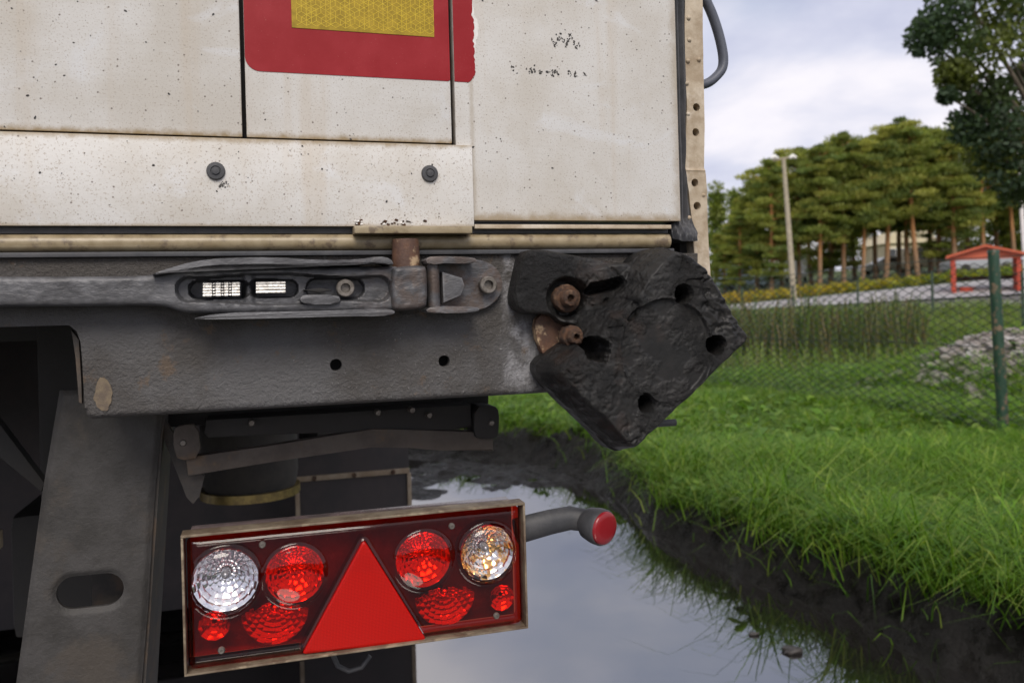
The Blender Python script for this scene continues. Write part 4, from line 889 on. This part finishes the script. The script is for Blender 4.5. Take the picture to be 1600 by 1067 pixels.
# broad-leaved weeds: rosettes of rounded leaves among the grass
def weeds(n, name, seed, ymin, ymax, size, smin, smax, cols):
    r = np.random.default_rng(seed); V = []; Q = []; C = []
    cnt = 0
    while cnt < n:
        y = r.uniform(ymin, ymax); x = r.uniform(-0.1, 0.72) * y; xa, ya_ = np.array([x]), np.array([y]); s = float(mud_sd(xa, ya_)[0])
        if not (smin < s < smax): continue
        z = float(ground(xa, ya_)[0]); cnt += 1
        for k in range(r.integers(5, 10)):
            a = r.uniform(0, 6.28); L = size * r.uniform(0.6, 1.3); el = r.uniform(0.15, 0.9); hw = L * r.uniform(0.16, 0.30); d3 = np.array([math.cos(a) * math.cos(el), math.sin(a) * math.cos(el), math.sin(el)]); sd = np.array([-math.sin(a), math.cos(a), r.uniform(-.3, .3)])
            b0 = np.array([x, y, z + r.uniform(0, 0.1)]); col = np.array(cols[r.integers(len(cols))]) * r.uniform(0.7, 1.3); i0 = len(V)
            for f, wv in ((0.0, 0.1), (0.35, 0.75), (0.65, 1.0), (0.9, 0.6), (1.0, 0.05)):
                c = b0 + d3 * L * f - np.array([0, 0, 0.35 * L * f * f]); V += [c - sd * hw * wv + [0, 0, 0.12 * hw], c, c + sd * hw * wv + [0, 0, 0.12 * hw]]; C += [col] * 3
            for q in range(4):
                for e_ in range(2): Q.append((i0 + q * 3 + e_, i0 + q * 3 + e_ + 1, i0 + q * 3 + e_ + 4, i0 + q * 3 + e_ + 3))
    return link(name, mesh_np(name, np.array(V), np.array(Q), True, cols=np.array(C)), M['leaf'], None, 'stuff')
WC = [(0.12, 0.24, 0.024), (0.085, 0.18, 0.02), (0.19, 0.30, 0.04)]
weeds(900, 'broadleaf_weeds', 5, 1.8, 7.5, 0.085, 0.20, 3.5, WC); weeds(330, 'tall_weeds', 6, 5.0, 14, 0.12, 0.3, 6.0, WC)

# clods of mud standing out of the puddle
def clod(px, py, r, label):
    d_ = CAMH * FPX / (py - (PY0 - 0.027 * (px - PX0))); p = at(px, py, d_); bm = bmesh.new(); bmesh.ops.create_icosphere(bm, subdivisions=3, radius=r)
    for v in bm.verts:
        n_ = float(fbm(np.array([v.co.x / r * 1.6 + px]), np.array([v.co.y / r * 1.6 + v.co.z / r]), 3, 4)[0]); v.co *= 1 + 0.5 * n_; v.co.z *= 0.5; v.co.x *= 1.25
    o = bm_obj('mud_clod', bm, worn('wet_mud', (0.03, 0.026, 0.024), (0.055, 0.048, 0.044), 40, 0.4, bump=0.6), None, 60); o.location = (p[0], p[1], 0.004)
    tag(o, label, 'mud')
clod(1238, 1018, 0.026, 'larger dark lump of mud sticking out of the puddle near the bank'); clod(1177, 991, 0.014, 'smaller dark lump of mud sticking out of the puddle near the bank')
rp = worn('mixed_rubble_stone', (0.15, 0.125, 0.11), (0.30, 0.275, 0.255), 4, 0.8, bump=0.4, c3=(0.42, 0.41, 0.40), s3=5)
bm = bmesh.new(); rr_ = random.Random(3)
for k in range(1300):
    x, y = rr_.gauss(5.5, 0.62), rr_.gauss(8.9, 0.7); z = float(ground(np.array([x]), np.array([y]))[0]); s_ = rr_.uniform(0.03, 0.11)
    mt = Matrix.Translation((x, y, z + s_ * 0.2)) @ Matrix.Rotation(rr_.uniform(0, 6), 4, 'Z') @ Matrix.Rotation(rr_.uniform(-.6, .6), 4, 'X') @ Matrix.Diagonal((s_, s_ * rr_.uniform(.5, .9), s_ * rr_.uniform(.35, .7), 1))
    g0 = bmesh.ops.create_icosphere(bm, subdivisions=1, radius=1.0, matrix=mt)
    for v in g0['verts']: v.co += Vector((rr_.gauss(0, .12), rr_.gauss(0, .12), rr_.gauss(0, .12))) * s_
o = bm_obj('rubble', bm, rp, None); o['kind'] = 'stuff'

# ------------------------------------------------------------------ wire fences
M['fence'] = worn('chipped_dark_green_fence_paint', (0.018, 0.055, 0.034), (0.03, 0.075, 0.048), 25, 0.5, bump=0.2, c3=(0.22, 0.15, 0.10), s3=22)
M['wire'] = worn('green_coated_wire', (0.016, 0.034, 0.026), (0.028, 0.046, 0.037), 8, 0.5, bump=0.0)
def gz(x, y): return float(ground(np.array([float(x)]), np.array([float(y)]))[0])
fence = thing('chain_link_fence', 'low dark green chain-link fence with a stout chipped post, beside the grass bank', 'fence', (3.30, 5.62, 0.17))
fx, fy = 3.30, 5.62; fdir = np.array([-1.0, 3.7]); fdir = fdir / np.linalg.norm(fdir)
def fpt(s): return np.array([fx, fy]) + fdir * s
def fz(s): return 0.17 + 0.0 * s
def flocal(v): return (v[0] - fx, v[1] - fy, v[2] - 0.17)
for s_, hh, rr in ((0.0, 1.27, 0.036), (4.6, 1.30, 0.022), (7.6, 1.30, 0.022), (10.6, 1.30, 0.022), (-3.0, 1.36, 0.022)):
    x, y = fpt(s_); bm = bmesh.new(); tube_bm(bm, [flocal((x, y, gz(x, y) - 0.05)), flocal((x - 0.04, y, gz(x, y) + hh))], rr, 16); bm_obj('fence_post', bm, M['fence'], fence, 45)
bm = bmesh.new(); x, y = fpt(0); tube_bm(bm, [flocal((x - .04, y, gz(x, y) + 1.27)), flocal((x - .04, y, gz(x, y) + 1.29))], [0.039, 0.035], 16); bm_obj('post_cap', bm, M['fence'], fence, 45)
# mesh: bent wires crossing at every diamond
DW = 0.14; HT = 1.22; wr = 0.0052; V = []; Q = []
nW = int(14.0 / DW); nv = int(HT / (DW * 0.42))
for k in range(nW):
    for sgn in (1, -1):
        pts = []
        for j in range(nv + 1):
            s_ = -3.0 + k * DW + (DW if j % 2 == (0 if sgn > 0 else 1) else 0.0) ; x, y = fpt(s_); z = 0.17 + 0.03 + j * DW * 0.42 + 0.015 * math.sin(s_ * 1.3)
            pts.append((x - fx, y - fy, z - 0.17))
        for (a, b) in zip(pts, pts[1:]):
            a = np.array(a); b = np.array(b); i0 = len(V); nrm = np.array([fdir[1], -fdir[0], 0]) * wr; sd = np.array([fdir[0], fdir[1], 0]) * wr
            V += [a + nrm, a - 0.5 * nrm + sd, a - 0.5 * nrm - sd, b + nrm, b - 0.5 * nrm + sd, b - 0.5 * nrm - sd]
            Q += [(i0, i0 + 1, i0 + 4, i0 + 3), (i0 + 1, i0 + 2, i0 + 5, i0 + 4), (i0 + 2, i0, i0 + 3, i0 + 5)]
link('wire_mesh', mesh_np('wire_mesh', np.array(V), np.array(Q)), M['wire'], fence, 'stuff')
for zz_ in (0.02, 0.62, 1.24):
    x0, y0 = fpt(-3.0); pth = [flocal((*fpt(s_), 0.17 + zz_ + 0.012 * math.sin(s_ * 1.7))) for s_ in np.linspace(-3, 11, 40)]
    bm = bmesh.new(); tube_bm(bm, pth, 0.0034, 5); bm_obj('line_wire', bm, M['wire'], fence)
bf = at(1455, 500, 31.0); fence2 = thing('wire_fence', 'far wire fence of thin green posts along the near side of the road', 'fence', (16.0, 29.0, 0.4))
fpts = [at(1600, 540, 20.0), at(1458, 500, 29.0), at(1341, 489, 38.0 * 0.79), at(1240, 485, 30.4), at(1160, 483, 30.5)]
tops = []
for p, hh, rr in zip(fpts, (1.5, 1.5, 1.15, 1.0, 1.0), (0.035, 0.045, 0.04, 0.04, 0.04)):
    zb = gz(p[0], p[1]); bm = bmesh.new(); tube_bm(bm, [(p[0] - 16, p[1] - 29, zb - 0.45), (p[0] - 16, p[1] - 29, zb + hh - 0.4)], rr, 10); bm_obj('fence_post', bm, M['fence'], fence2, 45); tops.append((p[0] - 16, p[1] - 29, zb + hh - 0.42))
for dz_ in (0.0, -0.45, -0.9):
    bm = bmesh.new(); tube_bm(bm, [(a, b, c + dz_) for a, b, c in tops], 0.006, 5); bm_obj('line_wire', bm, M['wire'], fence2)

# ------------------------------------------------------------------ trees
M['needle'] = leaf_mat('pine_needles', 0.35, 0.6)
def bark_build(t, p):
    o = t.obj(); x, y, z = t.sep(o); n = t.noise(t.mapping(o, (1, 1, 0.35)), 5, 5, 0.65)
    up = t.step(t.math('ADD', z, t.math('MULTIPLY', n, 3.0)), 3.0, 6.0)
    low = t.mix(n, (0.16, 0.10, 0.06), (0.34, 0.21, 0.12)); hi = t.mix(n, (0.36, 0.15, 0.05), (0.54, 0.26, 0.10))
    t.put(p.inputs['Base Color'], t.mix(up, low, hi)); t.put(p.inputs['Normal'], t.bump(n, 0.6, 0.05))
M['bark'] = material('pine_bark_grey_to_orange', rough=0.85, build=bark_build)
M['bark_dark'] = worn('grey_brown_bark', (0.07, 0.055, 0.042), (0.13, 0.105, 0.08), 8, 0.85, bump=0.5, bdist=0.02)
M['bark_pale'] = worn('pale_birch_bark', (0.52, 0.49, 0.42), (0.30, 0.27, 0.22), 4, 0.7, bump=0.2)
def leaf_cloud(centers, radii, per, size, cols, seed, flat=0.5, updir=0.4, asp=0.42):
    r = np.random.default_rng(seed); Vs, Cs = [], []
    for c, rd in zip(centers, radii):
        n = int(per * (0.6 + 0.8 * r.random())); d_ = r.standard_normal((n, 3)); d_ /= np.linalg.norm(d_, axis=1)[:, None]
        q = r.random(n)[:, None] ** 0.45; p = np.asarray(c) + d_ * q * rd * np.array([1, 1, flat])
        ax = d_ * 0.7 + r.standard_normal((n, 3)) * 0.6 + np.array([0, 0, updir]); ax /= np.linalg.norm(ax, axis=1)[:, None]
        sd = np.cross(ax, r.standard_normal((n, 3))); sd /= np.linalg.norm(sd, axis=1)[:, None] + 1e-9
        L = (size * (0.6 + 0.8 * r.random(n)))[:, None]; w_ = L * asp
        Vs.append(np.stack([p - ax * L * .5, p + sd * w_ * .5, p + ax * L * .5, p - sd * w_ * .5], 1).reshape(-1, 3))
        base = np.array(cols)[r.integers(len(cols))] * r.uniform(0.8, 1.2); Cs.append(np.repeat(base * (0.75 + 0.5 * r.random((n, 1))), 4, 0))
    V = np.concatenate(Vs); C = np.concatenate(Cs); return V, np.arange(len(V)).reshape(-1, 4), C
def make_pine(seed, h, crown_lo, spread):
    r = random.Random(seed); bm = bmesh.new(); bend = [(r.uniform(-.25, .25), r.uniform(-.25, .25)) for _ in range(3)]
    def tr(f): return (bend[0][0] * math.sin(f * 3) + bend[1][0] * f, bend[0][1] * math.sin(f * 3) + bend[1][1] * f, f * h)
    tube_bm(bm, [tr(f) for f in np.linspace(0, 0.97, 10)], [0.20 * (1 - 0.8 * f) + 0.015 for f in np.linspace(0, 1, 10)], 9)
    cs, rs = [], []
    nl = r.randint(17, 20)
    for i in range(nl):
        f = crown_lo + (0.99 - crown_lo) * (i / (nl - 1)) ** 0.9; e = (1 - ((f - crown_lo) / (1 - crown_lo)) ** 1.8); prof = spread * (0.30 + 0.75 * e) * (0.75 if i < 2 else 1)
        c = tr(f)
        for k in range(r.randint(4, 5) if i < nl - 2 else 2):
            a = r.uniform(0, 6.28); d_ = prof * r.uniform(0.5, 1.15); ex = (c[0] + math.cos(a) * d_, c[1] + math.sin(a) * d_, c[2] + r.uniform(-.4, .5) + d_ * 0.15)
            if d_ > 0.6: tube_bm(bm, [c, ((c[0] + ex[0]) / 2, (c[1] + ex[1]) / 2, (c[2] + ex[2]) / 2 + .02), ex], [0.05, 0.035, 0.015], 5)
            cs.append(ex); rs.append(r.uniform(0.6, 1.3) * (0.7 + 0.35 * e))
            if d_ > 1.0: cs.append(((c[0] + ex[0]) / 2, (c[1] + ex[1]) / 2, (c[2] + ex[2]) / 2 + .1)); rs.append(r.uniform(0.45, 0.7))
    cs.append(tr(1.0)); rs.append(0.5)
    V, Q, C = leaf_cloud(cs, rs, 170, 0.34, [(0.26, 0.285, 0.06), (0.20, 0.24, 0.052), (0.32, 0.325, 0.07), (0.14, 0.19, 0.05)], seed, 0.33, 0.6, 0.22)
    root = thing('pine_tree', 'tall Scots pine with orange-brown trunk and layered crown in the stand beyond the road', 'tree', group='pines in the stand beyond the road')
    bm_obj('trunk', bm, M['bark'], root, 60)
    link('crown', mesh_np('crown', V, Q, cols=C), M['needle'], root)
    if crown_lo > 0.3: tag(root, 'tall Scots pine with a long bare orange-brown trunk and high crown, beyond the road', 'tree', 'bare-trunked pines beyond the road')
    else: tag(root, 'bushy Scots pine with branches reaching low down its trunk, beyond the road', 'tree', 'low-branched pines beyond the road')
    return root
protos = [make_pine(11, 11.0, 0.22, 1.9), make_pine(12, 12.0, 0.33, 2.2), make_pine(13, 11.5, 0.13, 2.2), make_pine(14, 12.0, 0.42, 2.0)]
PH = [11.0, 12.0, 11.5, 12.0]
pines = [(1130, 350, 62, 2), (1152, 330, 58, 2), (1178, 262, 60, 0), (1200, 250, 56, 2), (1216, 238, 66, 0), (1243, 228, 57, 1), (1262, 232, 64, 3), (1275, 225, 55, 1), (1292, 222, 61, 2), (1312, 205, 56, 1), (1330, 215, 65, 3), (1342, 222, 55, 3), (1362, 208, 60, 1), (1378, 200, 56, 3), (1398, 192, 63, 1), (1412, 205, 58, 3), (1428, 185, 55, 3), (1448, 195, 62, 1), (1462, 202, 58, 2), (1486, 200, 56, 1), (1510, 190, 62, 3), (1533, 198, 57, 3), (1552, 188, 64, 1), (1580, 190, 58, 3), (1605, 185, 60, 2), (1085, 350, 66, 2), (1640, 190, 62, 1)]
usedp = [False] * 4; rr_ = random.Random(5)
for x, ytop, dist, k in pines:
    top = at(x, ytop, dist); zb = gz(top[0], top[1]) - 0.1
    o = protos[k] if not usedp[k] else copy_tree(protos[k]); usedp[k] = True
    s_ = (top[2] - zb) / (PH[k] + 0.3); o.location = (top[0], dist, zb); o.scale = (s_ * rr_.uniform(0.9, 1.1), s_ * rr_.uniform(.9, 1.1), s_); o.rotation_euler = (0, RAD(rr_.uniform(-1.5, 1.5)), rr_.uniform(0, 6.28))
def make_broadleaf(name, label, cat, base, blobs, per, size, cols, seed, bark, trunk_r, group=None, asp=0.5):
    root = thing(name, label, cat, tuple(base), 0, group); bm = bmesh.new(); c0 = np.mean([b[0] for b in blobs], 0) - base
    tp = Vector(c0); tube_bm(bm, [(0, 0, -0.2), tp * 0.25 * Vector((.3, .3, 1)) if False else (tp.x * 0.05, tp.y * 0.05, tp.z * 0.4), (tp.x * 0.5, tp.y * 0.5, tp.z * 0.85), tuple(tp)], [trunk_r, trunk_r * 0.8, trunk_r * 0.5, trunk_r * 0.2], 10)
    for c, r_ in blobs:
        e = Vector(np.asarray(c) - base); tube_bm(bm, [(tp.x * 0.3, tp.y * 0.3, tp.z * 0.62), tuple(Vector((tp.x * 0.3, tp.y * 0.3, tp.z * 0.62)).lerp(e, 0.55) + Vector((0, 0, 0.08 * r_))), tuple(e)], [trunk_r * 0.3, trunk_r * 0.14, trunk_r * 0.05], 6)
    bm_obj('trunk', bm, bark, root, 60)
    V, Q, C = leaf_cloud([np.asarray(c) - base for c, _ in blobs], [r_ for _, r_ in blobs], per, size, cols, seed, 0.85, 0.1, asp)
    link('crown', mesh_np('crown', V, Q, cols=C), M['leaf'], root); return root
# leafy tree reaching in from the side; leaf colours carry shade, a few sunlight
ob = []
for x, y, dd, r_ in ((1450, 58, 13.2, .28), (1475, 30, 13.3, .34), (1500, 78, 13.2, .36), (1535, 35, 13.6, .42), (1570, 75, 13.0, .36), (1600, 20, 13.5, .42), (1494, 118, 13.1, .24), (1480, 150, 13.0, .12), (1540, 150, 13.4, .32), (1520, 195, 13.6, .32), (1560, 205, 13.2, .40), (1600, 195, 13.8, .42), (1535, 248, 13.6, .28), (1575, 262, 13.3, .38), (1620, 250, 13.5, .45), (1640, 120, 13.8, .5), (1590, 300, 13.6, .25), (1660, 30, 13.6, .6), (1680, 200, 14, .6), (1570, -30, 13.6, .5), (1500, -20, 13.5, .42), (1640, -60, 14, .6), (1760, 60, 14.5, .9), (1800, -120, 14.5, 1.0), (1700, -140, 14, .9), (1780, 220, 14.4, .8), (1600, 125, 14.0, .22)):
    ob.append((at(x, y, dd), r_ * 1.35))
oak_base = np.array([9.6, 13.8, gz(9.6, 13.8)])
make_broadleaf('leafy_tree', 'shade-darkened green leafy tree whose branches hang in over the fence from beside the rubble heap', 'tree', oak_base, ob, 560, 0.11, [(0.058, 0.092, 0.042), (0.07, 0.105, 0.042), (0.05, 0.082, 0.044), (0.12, 0.145, 0.036)], 31, M['bark_dark'], 0.24, asp=0.55)
# birches at the end of the stand and a broadleaf behind the shelter
for x, yt, dist, sd, lab in ((1118, 285, 70, 41, 'light green birch with narrow crown at the end of the pine stand, taller of two'), (1150, 300, 74, 42, 'light green birch at the end of the pine stand, shorter of two'), (1565, 300, 66, 43, 'bright green broadleaf tree behind the red shelter')):
    tp = at(x, yt, dist); zb = gz(tp[0], tp[1]); Ht = tp[2] - zb; bl = []; r = random.Random(sd); wide = 1.9 if sd == 43 else 1.1
    for k in range(26):
        f = r.uniform(0.15, 0.97); a = r.uniform(0, 6.28); d_ = wide * (1.15 - f) * r.uniform(.2, 1.4); bl.append((np.array([tp[0] + math.cos(a) * d_, tp[1] + math.sin(a) * d_, zb + f * Ht]), r.uniform(.6, 1.0)))
    make_broadleaf('birch_tree' if sd < 43 else 'broadleaf_tree', lab, 'tree', np.array([tp[0], tp[1], zb]), bl, 150, 0.30, [(0.15, 0.20, 0.035), (0.12, 0.175, 0.03), (0.19, 0.225, 0.045)], sd, M['bark_pale'] if sd < 43 else M['bark_dark'], 0.12)
# hedge of low yellowing shrubs along the far edge of the gravel
r = np.random.default_rng(9); hc, hr = [], []
for k in range(420):
    x = r.uniform(6, 34); y = r.uniform(45.6, 48.0); hc.append((x, y, gz(x, y) + r.uniform(0.05, 0.40))); hr.append(r.uniform(0.25, 0.5))
V, Q, C = leaf_cloud(hc, hr, 34, 0.20, [(0.34, 0.30, 0.03), (0.24, 0.27, 0.03), (0.30, 0.30, 0.035)], 19, 0.7, 0.3, 0.5)
V0 = V[:, 0]; C = C * np.where(V0 < 20, 1.0, 0.9)[:, None]; C[:, 0] *= np.clip(1.25 - (V0 - 14) * 0.035, 0.62, 1.25)
link('low_shrubs', mesh_np('low_shrubs', V, Q, cols=C), M['leaf'], None, 'stuff')
# forest floor growth between the trunks
hc, hr = [], []
for k in range(300):
    x = r.uniform(8, 62); y = r.uniform(92, 112); hc.append((x, y, gz(x, y) + r.uniform(0.2, 7.5))); hr.append(r.uniform(0.8, 1.9))
V, Q, C = leaf_cloud(hc, hr, 110, 0.5, [(0.11, 0.135, 0.03), (0.14, 0.155, 0.034), (0.08, 0.10, 0.03)], 29, 0.8, 0.2, 0.5)
link('far_undergrowth', mesh_np('far_undergrowth', V, Q, cols=C), M['leaf'], None, 'stuff')

# ------------------------------------------------------------------ poles
M['pole'] = worn('weathered_pole_timber', (0.42, 0.37, 0.27), (0.30, 0.26, 0.19), 6, 0.8, bump=0.2)
M['white'] = worn('white_paint', (0.80, 0.79, 0.76), (0.70, 0.69, 0.66), 3, 0.5, bump=0.05)
pt, pb = at(1224, 247, 44.0), at(1241, 462, 44.0)
pole = thing('utility_pole', 'weathered timber pole with a short cross-arm standing in front of the pines', 'pole', (pb[0], 44.0, gz(pb[0], 44.0)))
zb = gz(pb[0], 44.0); tube('pole_shaft', [(0, 0, -0.2), ((pt[0] - pb[0]) * .5, 0, (pt[2] - zb) * 0.5), (pt[0] - pb[0], 0, pt[2] - zb)], [0.15, 0.13, 0.10], M['pole'], pole, 14)
tube('cross_arm', [(pt[0] - pb[0] - 0.55, 0, pt[2] - zb - 0.12), (pt[0] - pb[0] + 0.55, 0, pt[2] - zb + 0.05)], 0.06, M['pole'], pole, 8)
for s_ in (-0.48, 0.48): tube('lamp_head', [(pt[0] - pb[0] + s_ - 0.18, -0.05, pt[2] - zb - 0.02), (pt[0] - pb[0] + s_, -0.05, pt[2] - zb + 0.08), (pt[0] - pb[0] + s_ + 0.18, -0.05, pt[2] - zb - 0.02)], [0.08, 0.12, 0.08], M['white'], pole, 10)
ft, fb = at(1590, 230, 42.0), at(1604, 450, 42.0)
fp = thing('flagpole', 'slim white pole standing behind the red shelter', 'pole', (fb[0], 42.0, gz(fb[0], 42.0)))
zb = gz(fb[0], 42.0); tube('pole_shaft', [(0, 0, -0.1), ((ft[0] - fb[0]) * .5, 0, (ft[2] - zb) / 2), (ft[0] - fb[0], 0, ft[2] - zb)], [0.10, 0.09, 0.07], M['white'], fp, 12)

# ------------------------------------------------------------------ red shelter
M['redwood'] = worn('red_painted_boards', (0.50, 0.075, 0.035), (0.40, 0.055, 0.028), 5, 0.6, bump=0.3)
M['redroof'] = worn('orange_red_roof_sheet', (0.58, 0.13, 0.06), (0.50, 0.10, 0.045), 4, 0.5, bump=0.1)
M['dark_timber'] = worn('dark_brown_timber', (0.06, 0.045, 0.035), (0.10, 0.075, 0.055), 6, 0.7, bump=0.2)
SD = 39.0; c = at(1541, 452, SD); zb = gz(c[0], SD); sh = thing('open_shelter', 'open-fronted red wooden shelter with a low gabled roof at the gravel edge', 'shelter', (c[0], SD, zb), RAD(-27))
sw, ey, py_ = 1.42, 1.80, 2.22
for x in (-sw + .08, sw - .08):
    for y in (0.0, 2.2): box('corner_post', x - .09, x + .09, y - .09, y + .09, -0.1, ey, M['redwood'], sh, 0.01)
for x0, x1, z0, z1 in ((-sw, 0.02, ey, py_), (-0.02, sw, py_, ey)):
    bm = bmesh.new(); L = [(x0 - (0.22 if x0 < -1 else 0), z0 - (0.05 if x0 < -1 else 0)), (x1 + (0.22 if x1 > 1 else 0), z1 - (0.05 if x1 > 1 else 0))]
    a = [bm.verts.new((x, y, z + h)) for y in (-0.35, 2.6) for x, z in L for h in (0.0, 0.10)]
    for q in ((0, 2, 3, 1), (4, 5, 7, 6), (0, 1, 5, 4), (2, 6, 7, 3), (1, 3, 7, 5), (0, 4, 6, 2)): bm.faces.new([a[i] for i in q])
    bm_obj('roof_slope', bm, M['redroof'], sh)
prism('gable_board', [(-sw, ey - .16), (sw, ey - .16), (sw, ey - .02), (0.0, py_ - .04), (-sw, ey - .02)], -0.10, -0.05, M['redroof'], sh, 0.004)
for k in range(7): box('wall_board', -sw + 0.16, -sw + 0.19, 0.10 + k * 0.29, 0.36 + k * 0.29, 0.0, ey - .2, M['redwood'], sh)
for k in range(7): box('wall_board', sw - 0.19, sw - 0.16, 0.10 + k * 0.29, 0.36 + k * 0.29, 0.0, ey - .2, M['redwood'], sh)
box('bench', -sw + .25, -sw + 1.0, 0.5, 0.9, 0.30, 0.36, M['redwood'], sh, 0.01); box('bench_support', -sw + .35, -sw + .9, 0.55, 0.85, -0.05, 0.30, M['redwood'], sh)
box('back_rail', -sw + .17, sw - .17, 2.16, 2.24, 0.7, 0.9, M['dark_timber'], sh, 0.01)

# ------------------------------------------------------------------ houses and vehicles behind the trunks
M['cream'] = worn('cream_wall', (0.66, 0.58, 0.40), (0.58, 0.50, 0.34), 2, 0.8, bump=0.1); M['blue'] = worn('pale_blue_paint', (0.36, 0.46, 0.56), (0.30, 0.40, 0.50), 2, 0.4, bump=0.0)
M['glass'] = material('dark_window_glass', (0.04, 0.045, 0.05), 0.08); M['rooftile'] = worn('orange_roof_tile', (0.46, 0.17, 0.06), (0.38, 0.13, 0.05), 3, 0.7, bump=0.2)
def house(label, cx_, dist, w_, dep, hh, wall, roofm, nwin, base_dz=0.0):
    zb = gz(cx_, dist) + base_dz; h = thing('house', label, 'house', (cx_, dist, zb))
    box('wall', -w_ / 2, w_ / 2, 0, dep, -0.3, hh, wall, h); prism('roof', [(-w_ / 2 - .3, hh + 0.002), (w_ / 2 + .3, hh + 0.002), (w_ / 2 - 0.6, hh + 1.2), (-w_ / 2 + 0.6, hh + 1.2)], -0.3, dep + .3, roofm, h, 0.0)
    for k in range(nwin):
        x = -w_ / 2 + w_ * (k + .5) / nwin; f = box('window', x - .42, x + .42, -0.06, -0.002, hh * .35, hh * .8, M['white'], h); box('pane', x - .35, x + .35, -0.075, -0.062, hh * .38, hh * .77, M['glass'], f)
p = at(1216, 462, 84.0); house('small white house with orange tiled roof seen between the pine trunks', p[0], 84.0, 3.4, 5, 2.4, M['white'], M['rooftile'], 2, 0.1)
p = at(1425, 440, 88.0); house('long cream-walled house seen between the pine trunks', p[0], 88.0, 5.0, 6, 2.6, M['cream'], M['cream'], 5)
def vehicle(name, label, cat, px, dist, L, Hh, paint, van=False, rz=0.0):
    p = at(px, 450, dist); zb = gz(p[0], dist); v = thing(name, label, cat, (p[0], dist, zb), rz)
    wl = 0.62; pr = [(-L / 2, .35), (-L / 2, .75), (-L / 2 + .15, .85)]
    pr += [(-L / 2 + .35, Hh - .05), (-L / 2 + .55, Hh), (L / 2 - .15, Hh), (L / 2, Hh - .15), (L / 2, .35)] if van else [(-L / 2 + .95, .95), (-L / 2 + 1.55, Hh - .04), (-L / 2 + 1.9, Hh), (L / 2 - 1.1, Hh), (L / 2 - .3, .98), (L / 2, .9), (L / 2, .35)]
    prism('body', pr, -0.82, 0.82, paint, v, 0.05)
    gx = [(-L / 2 + .5, .95), (-L / 2 + .6, Hh - .15), (-L / 2 + 1.4, Hh - .15), (-L / 2 + 1.4, .95)] if van else [(-L / 2 + 1.2, .98), (-L / 2 + 1.7, Hh - .08), (L / 2 - 1.15, Hh - .08), (L / 2 - .6, .98)]
    prism('side_window', gx, -0.835, -0.822, M['glass'], v, 0.0)
    for x in (-L / 2 + .8, L / 2 - .8):
        for y in (-0.74, 0.74): lathe('wheel', [(0.32, y - .1), (0.34, y - .06), (0.34, y + .06), (0.32, y + .1)], x, 0.33, M['tyre'], v, 18)
vehicle('parked_car', 'white car parked under the pines beyond the gravel', 'car', 1388, 68.0, 4.2, 1.45, M['white']); vehicle('parked_van', 'pale blue van parked under the pines beyond the gravel', 'van', 1168, 66.0, 4.6, 2.0, M['blue'], True)
vehicle('parked_van', 'white van parked under the pines, next to the small white house', 'van', 1240, 72.0, 4.4, 2.1, M['white'], True, RAD(80)); vehicle('parked_car', 'silver car parked behind the red shelter', 'car', 1530, 52.0, 4.1, 1.45, worn('silver_car_paint', (0.42, 0.43, 0.45), (0.38, 0.39, 0.41), 2, 0.3, 0.4, bump=0.0))
vehicle('parked_van', 'cream van parked under the pines next to the red shelter', 'van', 1455, 66.0, 4.4, 1.9, M['cream'], True)
